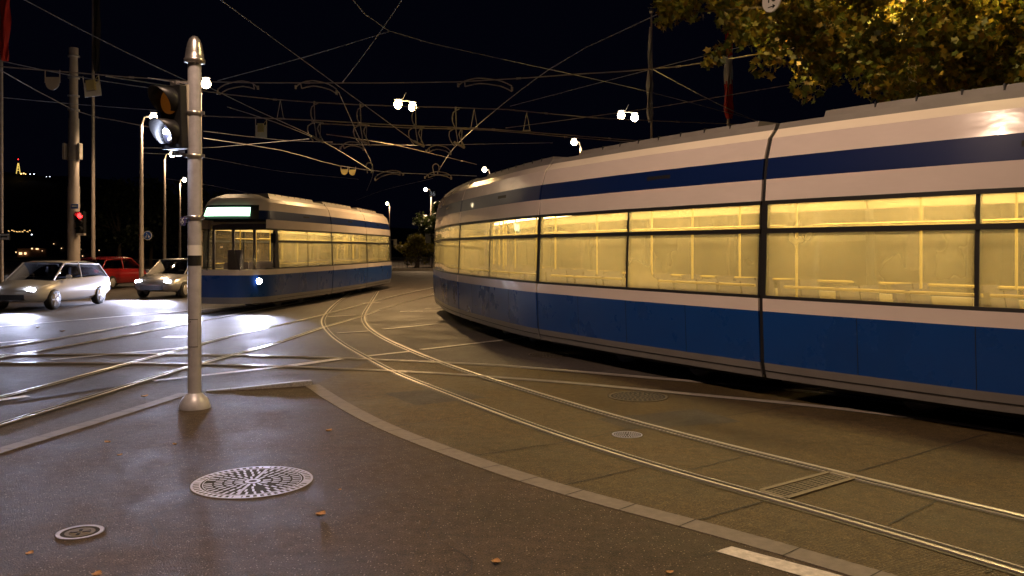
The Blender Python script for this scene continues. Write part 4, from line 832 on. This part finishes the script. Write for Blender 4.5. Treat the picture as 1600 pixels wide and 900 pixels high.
# ------------------------------------------------------------------ railings, parapet
def railing(label, a, b, h=1.05, step=.14):
    a, b = Vector(a), Vector(b); t = thing('railing', label, 'railing', a, 'iron railings along the quay'); d = b-a; n = int(d.length/step); mb = MB()
    for z in (.12, h): mb.tube([a+Vector((0, 0, z)), b+Vector((0, 0, z))], .035 if z == h else .02, 6)
    mb.build('rails', M['railing'], t); mb = MB()
    for i in range(n+1): p = a+d*i/n; mb.add([(p.x-.012, p.y, .12), (p.x+.012, p.y, .12), (p.x+.012, p.y, h), (p.x-.012, p.y, h), (p.x, p.y+.02, .12), (p.x, p.y+.02, h)], [(0, 1, 2, 3), (1, 4, 5, 2), (4, 0, 3, 5)])
    mb.build('bars', M['railing'], t); mb = MB()
    for i in range(int(d.length/2.5)+1): p = a+d.normalized()*i*2.5; mb.box((p.x, p.y, h/2), (.07, .07, h+.04))
    mb.build('posts', M['railing'], t)
railing('long dark iron railing behind the cars at the left', (-40, 62, 0), (-14, 66, 0))
railing('iron railing across the gap between the trams', (-14, 78, 0), (-4, 74, 0))
mb = MB(); mb.box((-10, 71.5, .12), (26, .4, .24)); tag(mb.build('low_wall', M['wallstone']), 'low pale stone kerb wall before the railing in the gap between the trams', 'low wall')

# ------------------------------------------------------------------ foliage
def leaves(centres, radii, counts, size, mtl, name, parent=None, squash=.8):
    star = []
    for i in range(10):
        a = math.pi/2+2*math.pi*i/10; star.append((math.cos(a)*(1 if i % 2 == 0 else .52), math.sin(a)*(1 if i % 2 == 0 else .52)))
    star = np.array(star)*.5; V = []; ct = 0
    for c, r, k in zip(centres, radii, counts):
        q = RNG.normal(size=(k, 3)); q /= np.linalg.norm(q, axis=1)[:, None]; q *= (RNG.random((k, 1))**.45)*r; q[:, 2] *= squash; pos = np.array(c)+q
        ax = RNG.normal(size=(k, 3)); ax /= np.linalg.norm(ax, axis=1)[:, None]; b = np.cross(ax, RNG.normal(size=(k, 3))); b /= np.linalg.norm(b, axis=1)[:, None]; s = size*RNG.uniform(.6, 1.25, (k, 1))
        pts = pos[:, None, :]+star[None, :, 0:1]*(ax*s)[:, None, :]+star[None, :, 1:2]*(b*s)[:, None, :]; V.append(pts.reshape(-1, 3)); ct += k
    V = np.concatenate(V); me = bpy.data.meshes.new(name); me.vertices.add(len(V)); me.vertices.foreach_set('co', V.ravel()); me.loops.add(ct*10); me.loops.foreach_set('vertex_index', np.arange(ct*10)); me.polygons.add(ct); me.polygons.foreach_set('loop_start', np.arange(ct)*10); me.update(calc_edges=True); me.materials.append(mtl)
    o = bpy.data.objects.new(name, me); COL.objects.link(o)
    if parent: o.parent = parent; o.location = -parent.location
    return o
tp = Vector((9.6, 17.5, 0)); t = thing('plane_tree', 'large plane tree with yellowing lobed leaves lit from within above the right tram', 'tree', tp)
cs, rs, ks = [], [], []
def low(x): return float(np.interp(x, [1015, 1050, 1090, 1130, 1160, 1200, 1245, 1265, 1300, 1340, 1420, 1700], [22, 38, 20, 44, 80, 92, 104, 136, 142, 152, 180, 185]))
tries = 0
while len(cs) < 430 and tries < 9000:
    tries += 1; x = random.uniform(1025, 1800); y = random.uniform(-330, 185); Y = random.uniform(13.6, 20)
    r_ = random.uniform(.3, .62); rp_ = r_*F/Y
    if y+rp_*.75 > low(x) or x-rp_ < 1012: continue
    if y < -60 and random.random() < .5: continue
    cs.append(AT(x, y, Y)); rs.append(r_); ks.append(int(115*(r_/.5)**2))
for x, y, r_, k in ((1048, 25, .22, 26), (1035, 38, .16, 14), (1080, 18, .25, 30), (1118, 88, .19, 24), (1105, 98, .13, 12), (1130, 75, .15, 12), (1196, 100, .28, 30), (1215, 85, .3, 40), (1262, 140, .3, 36), (1160, 60, .3, 34), (1150, 25, .35, 50)): cs.append(AT(x, y, 14.6)); rs.append(r_); ks.append(k)
leaves(cs, rs, [int(k*1.75) for k in ks], .15, M['plane_leaf'], 'crown', t, .85)
mb = MB(); mb.tube(smooth([tp, tp+Vector((.1, 0, 2)), tp+Vector((-.1, -.1, 4.2)), tp+Vector((-.4, -.2, 7.5))], .5), [.34]*2+[.3]*60 if False else .3, 12); mb.build('trunk', M['bark'], t)
mb = MB(); top = tp+Vector((-.1, -.1, 4.0))
for k in range(0, len(cs), 9):
    c = Vector(cs[k]); st_ = top+Vector((random.uniform(-.2, 0), 0, random.uniform(-.3, 3))); mid = st_.lerp(c, .5)+Vector((0, 0, .5)); q = smooth([st_, mid, c], .6); mb.tube(q, [.10*(1-.85*i/(len(q)-1)) for i in range(len(q))], 6)
mb.build('branches', M['bark'], t)
def bg_tree(label, c, h, w, mtl, n=55, per=60, size=.35, seed=1):
    rnd = random.Random(seed); c = Vector(c); t = thing('tree', label, 'tree', c, 'background trees'); mb = MB(); q = smooth([c, c+Vector((.1, 0, h*.3)), c+Vector((-.1, 0, h*.75))], .8); mb.tube(q, [.25*(1-.7*i/(len(q)-1)) for i in range(len(q))], 8)
    cs = []; rs = []
    for i in range(n):
        a = rnd.uniform(0, 6.28); f = rnd.random(); z = h*(.25+.75*f); rr = w*math.sin(math.pi*(.15+.8*f))*rnd.uniform(.3, 1); p = c+Vector((rr*math.cos(a), rr*math.sin(a), z)); cs.append(p); rs.append(w*rnd.uniform(.2, .34))
        if i % 4 == 0: s_ = c+Vector((0, 0, h*rnd.uniform(.2, .5))); mb.tube([s_, p], [.08, .02], 5)
    mb.build('trunk', M['bark'], t); leaves(cs, rs, [per]*n, size, mtl, 'crown', t)
bg_tree('dark tree in the gap between the trams', (-7.5, 86, 0), 6.2, 3.0, M['dark_leaf'], seed=2); bg_tree('low yellow leaved tree behind the railing in the gap', (-9.0, 80.5, 0), 2.9, 2.0, M['yellow_leaf'], 40, 60, .22, 3)
for i, (x, Y, h, w, lb) in enumerate([(185, 85, 8.2, 4, 'dark leafy tree right of the thin flagpole'), (235, 92, 9.0, 5, 'dark leafy tree behind the round blue sign'), (300, 95, 9.0, 5, 'dark leafy tree behind the signal pole'), (350, 100, 8.0, 5, 'dark leafy tree behind the front of the left tram'), (150, 110, 6.5, 4, 'low dark tree behind the foot of the thin flagpole'), (430, 105, 7, 5, 'dark tree hidden mostly behind the left tram')]): bg_tree(lb, ((x-CX)*Y/F, Y, 0), h, w, M['dark_leaf'], 50, 50, .4, 10+i)

# ------------------------------------------------------------------ hill, tower, houses far away
mb = MB(); n = 60; Yh = 2000; xs = np.linspace(-2600, 2600, n); rid = []
for x in xs:
    px = CX+x*F/Yh; y = float(np.interp(px, [-900, -200, 0, 60, 150, 200, 260, 340, 450, 700, 1200, 2500], [300, 282, 270, 273, 276, 288, 300, 320, 340, 362, 375, 380])); rid.append(H+(HY-y)*Yh/F)
vs = [(x, Yh-1100, -1) for x in xs]+[(x, Yh-500, rid[i]*.35+8*math.sin(i*1.3)) for i, x in enumerate(xs)]+[(x, Yh, rid[i]+3*math.sin(i*2.1)) for i, x in enumerate(xs)]+[(x, Yh+600, -1) for x in xs]
mb.add(vs, [(k*n+i, k*n+i+1, (k+1)*n+i+1, (k+1)*n+i) for k in range(3) for i in range(n-1)], 0, True); struct('hill', mb, M['hill'])
Y = 1960; b = AT(28.5, 270, Y); k = Y/F; t = thing('lookout_tower', 'tiny floodlit yellow lattice tower on top of the dark hill', 'tower', b); mb = MB()
for sx in (-1, 1): mb.tube([b+Vector((sx*3*k, 0, -2)), b+Vector((sx*.5*k, 0, 15*k))], 1.0, 5)
for f in (.25, .5, .75): mb.tube([b+Vector((-3*k*(1-f*.83), 0, 15*k*f)), b+Vector((3*k*(1-f*.83), 0, 15*k*f))], .7, 4)
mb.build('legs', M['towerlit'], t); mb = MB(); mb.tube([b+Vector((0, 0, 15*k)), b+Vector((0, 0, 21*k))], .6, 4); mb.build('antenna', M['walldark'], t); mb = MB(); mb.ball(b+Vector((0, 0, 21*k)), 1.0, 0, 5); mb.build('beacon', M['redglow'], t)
def house(label, x, y, w, h, Y, lit, wall='walldark', wins=(), name='house', base=None, group='distant houses'):
    c = AT(x, y, Y); k = Y/F; w *= k; h *= k; zb = c.z-h if base is None else base; hh = c.z-zb
    t = thing(name, label, 'house' if name == 'house' else 'building', (c.x, Y, zb), group); mb = MB(); mb.box((c.x, Y+w*.4, zb+hh/2), (w, w*.8, hh)); mb.build('wall', M[wall], t)
    mb = MB(); rh = w*.18; mb.add([(c.x-w*.53, Y-.03*w, c.z), (c.x+w*.53, Y-.03*w, c.z), (c.x+w*.53, Y+.83*w, c.z), (c.x-w*.53, Y+.83*w, c.z), (c.x-w*.35, Y+.4*w, c.z+rh), (c.x+w*.35, Y+.4*w, c.z+rh)], [(0, 1, 5, 4), (1, 2, 5), (2, 3, 4, 5), (3, 0, 4), (3, 2, 1, 0)]); mb.build('roof', M['roof'], t)
    for (wx, wy, ww, wh) in wins: q = AT(wx, wy, Y-.05*w-.02); mb = MB(); mb.box((q.x, q.y, q.z), (ww*k, .1, wh*k)); mb.build('window', M[lit], t)
house('house with warm lights right of the tower on the hill top', 36, 270, 9, 5, 1930, 'litamber', wins=[(33, 271.5, 2.4, 1.8), (37, 271, 2.2, 1.6), (40, 272, 1.4, 1.2)])
house('pale lit house right of the warm one on the hill top', 50, 270.5, 9, 5, 1930, 'litwhite', wins=[(47, 272, 1.1, 1.0), (53, 272, 1.4, 1.0)])
house('lone house with two faint lights on the hill', 75, 275, 8, 4, 1900, 'litwhite', wins=[(72.5, 276, .8, .7), (78, 276, .9, .8)])
for i in range(9):
    x = 14+i*4.2+random.uniform(-1, 1); yy = 360.5+random.uniform(-1.2, 1.6); house(['far house at the left end of the row of amber lights on the lower slope', 'far house second from left in the row of amber lights', 'far house third from left in the row of amber lights', 'far house left of the middle of the row of amber lights', 'far house in the middle of the row of amber lights', 'far house right of the middle of the row of amber lights', 'far house third from right in the row of amber lights', 'far house second from right in the row of amber lights', 'far house at the right end of the row of amber lights'][i], x, yy-1, 4, 3.5, 800, 'litamber', wins=[(x-.7, yy, .9, .8), (x+1, yy+.4, .6, .6)])
house('far house with one cold white light below the amber row', 50, 365, 6, 5, 780, 'litwhite', wins=[(49.5, 366.5, 1.6, 1.4)])
house('reddish town house with four lit windows behind the left railing', 50, 388, 46, 20, 190, 'litwin', 'wall', [(32, 396, 4.5, 3.4), (39.5, 396, 3, 3.4), (50, 388.5, 2, 2), (58, 389, 4, 2), (25, 394, 1.2, 1.6), (66, 392, 1, 1)], 'building', 0, 'town buildings across the river')
house('dark flat block behind the red town house', 88, 363, 32, 40, 230, 'litwin', 'walldark', [(84, 381, 1, 1.2), (96, 388, 1, 1.2)], 'building', 0, 'town buildings across the river')
house('dark building with small lit windows behind the thick mast foot', 138, 378, 50, 30, 170, 'litwin', 'walldark', [(127, 389, 1.2, 1.4), (133, 386, 1.4, 1.4), (129, 400, 1.2, 1.4), (155, 391, 1.2, 1.2)], 'building', 0, 'town buildings across the river')
house('pale building with a lit ground floor seen right of the signal pole', 345, 380, 60, 30, 150, 'litwin', 'walldark', [(335, 387, 4, 2.4), (346, 386, 5, 2.4)], 'building', 0, 'town buildings across the river')

# ------------------------------------------------------------------ fallen leaves
for i, (x, y, s_, lb) in enumerate([(501, 804, .075, 'curled orange dry leaf right below the large manhole cover'), (168, 691, .06, 'thin dry leaf on the pavement left of the pole foot'), (187, 711, .045, 'small dry leaf on the pavement above the small valve cap'), (273, 694, .04, 'pale dry leaf just below the signal pole foot'),
    (226, 618, .085, 'brown dry leaf on the road beside the pavement edging'), (514, 673, .07, 'dry leaf right of the pole near the upper right pavement edge'), (775, 878, .06, 'dry leaf at the lower centre of the pavement'), (531, 765, .03, 'tiny orange leaf right of the large manhole cover'), (46, 865, .05, 'pale leaf in the lower left corner of the pavement'),
    (151, 898, .06, 'dry leaf cut by the lower edge of the picture'), (1046, 894, .04, 'small dry leaf near the white painted mark'), (97, 517, .1, 'dry leaf on the road near the left rails'), (59, 511, .08, 'dry leaf on the road at the left in the lit patch')]):
    c = G(x, y, .02); a0 = random.uniform(0, 6); n = 5; vs = []
    for r_ in range(n):
        for q in range(7):
            u, v = (q/6-.5)*2, (r_/(n-1)-.5)*2; w_ = (1-u*u)**.5*(.45+.12*math.cos(q*2.2)); xx = u*s_*.6; yy = v*w_*s_; zz = .004+.25*s_*(abs(v)**1.5)*.6+.12*s_*u*u; vs.append((c.x+xx*math.cos(a0)-yy*math.sin(a0), c.y+xx*math.sin(a0)+yy*math.cos(a0), (.013 if y > 640 else .001)+zz))
    mb = MB(); mb.add(vs, [(r_*7+q, r_*7+q+1, (r_+1)*7+q+1, (r_+1)*7+q) for r_ in range(n-1) for q in range(6)], 0, True); tag(mb.build('fallen_leaf', M['dryleaf']), lb, 'fallen leaf', 'dry leaves on the ground')
del SC['lead']
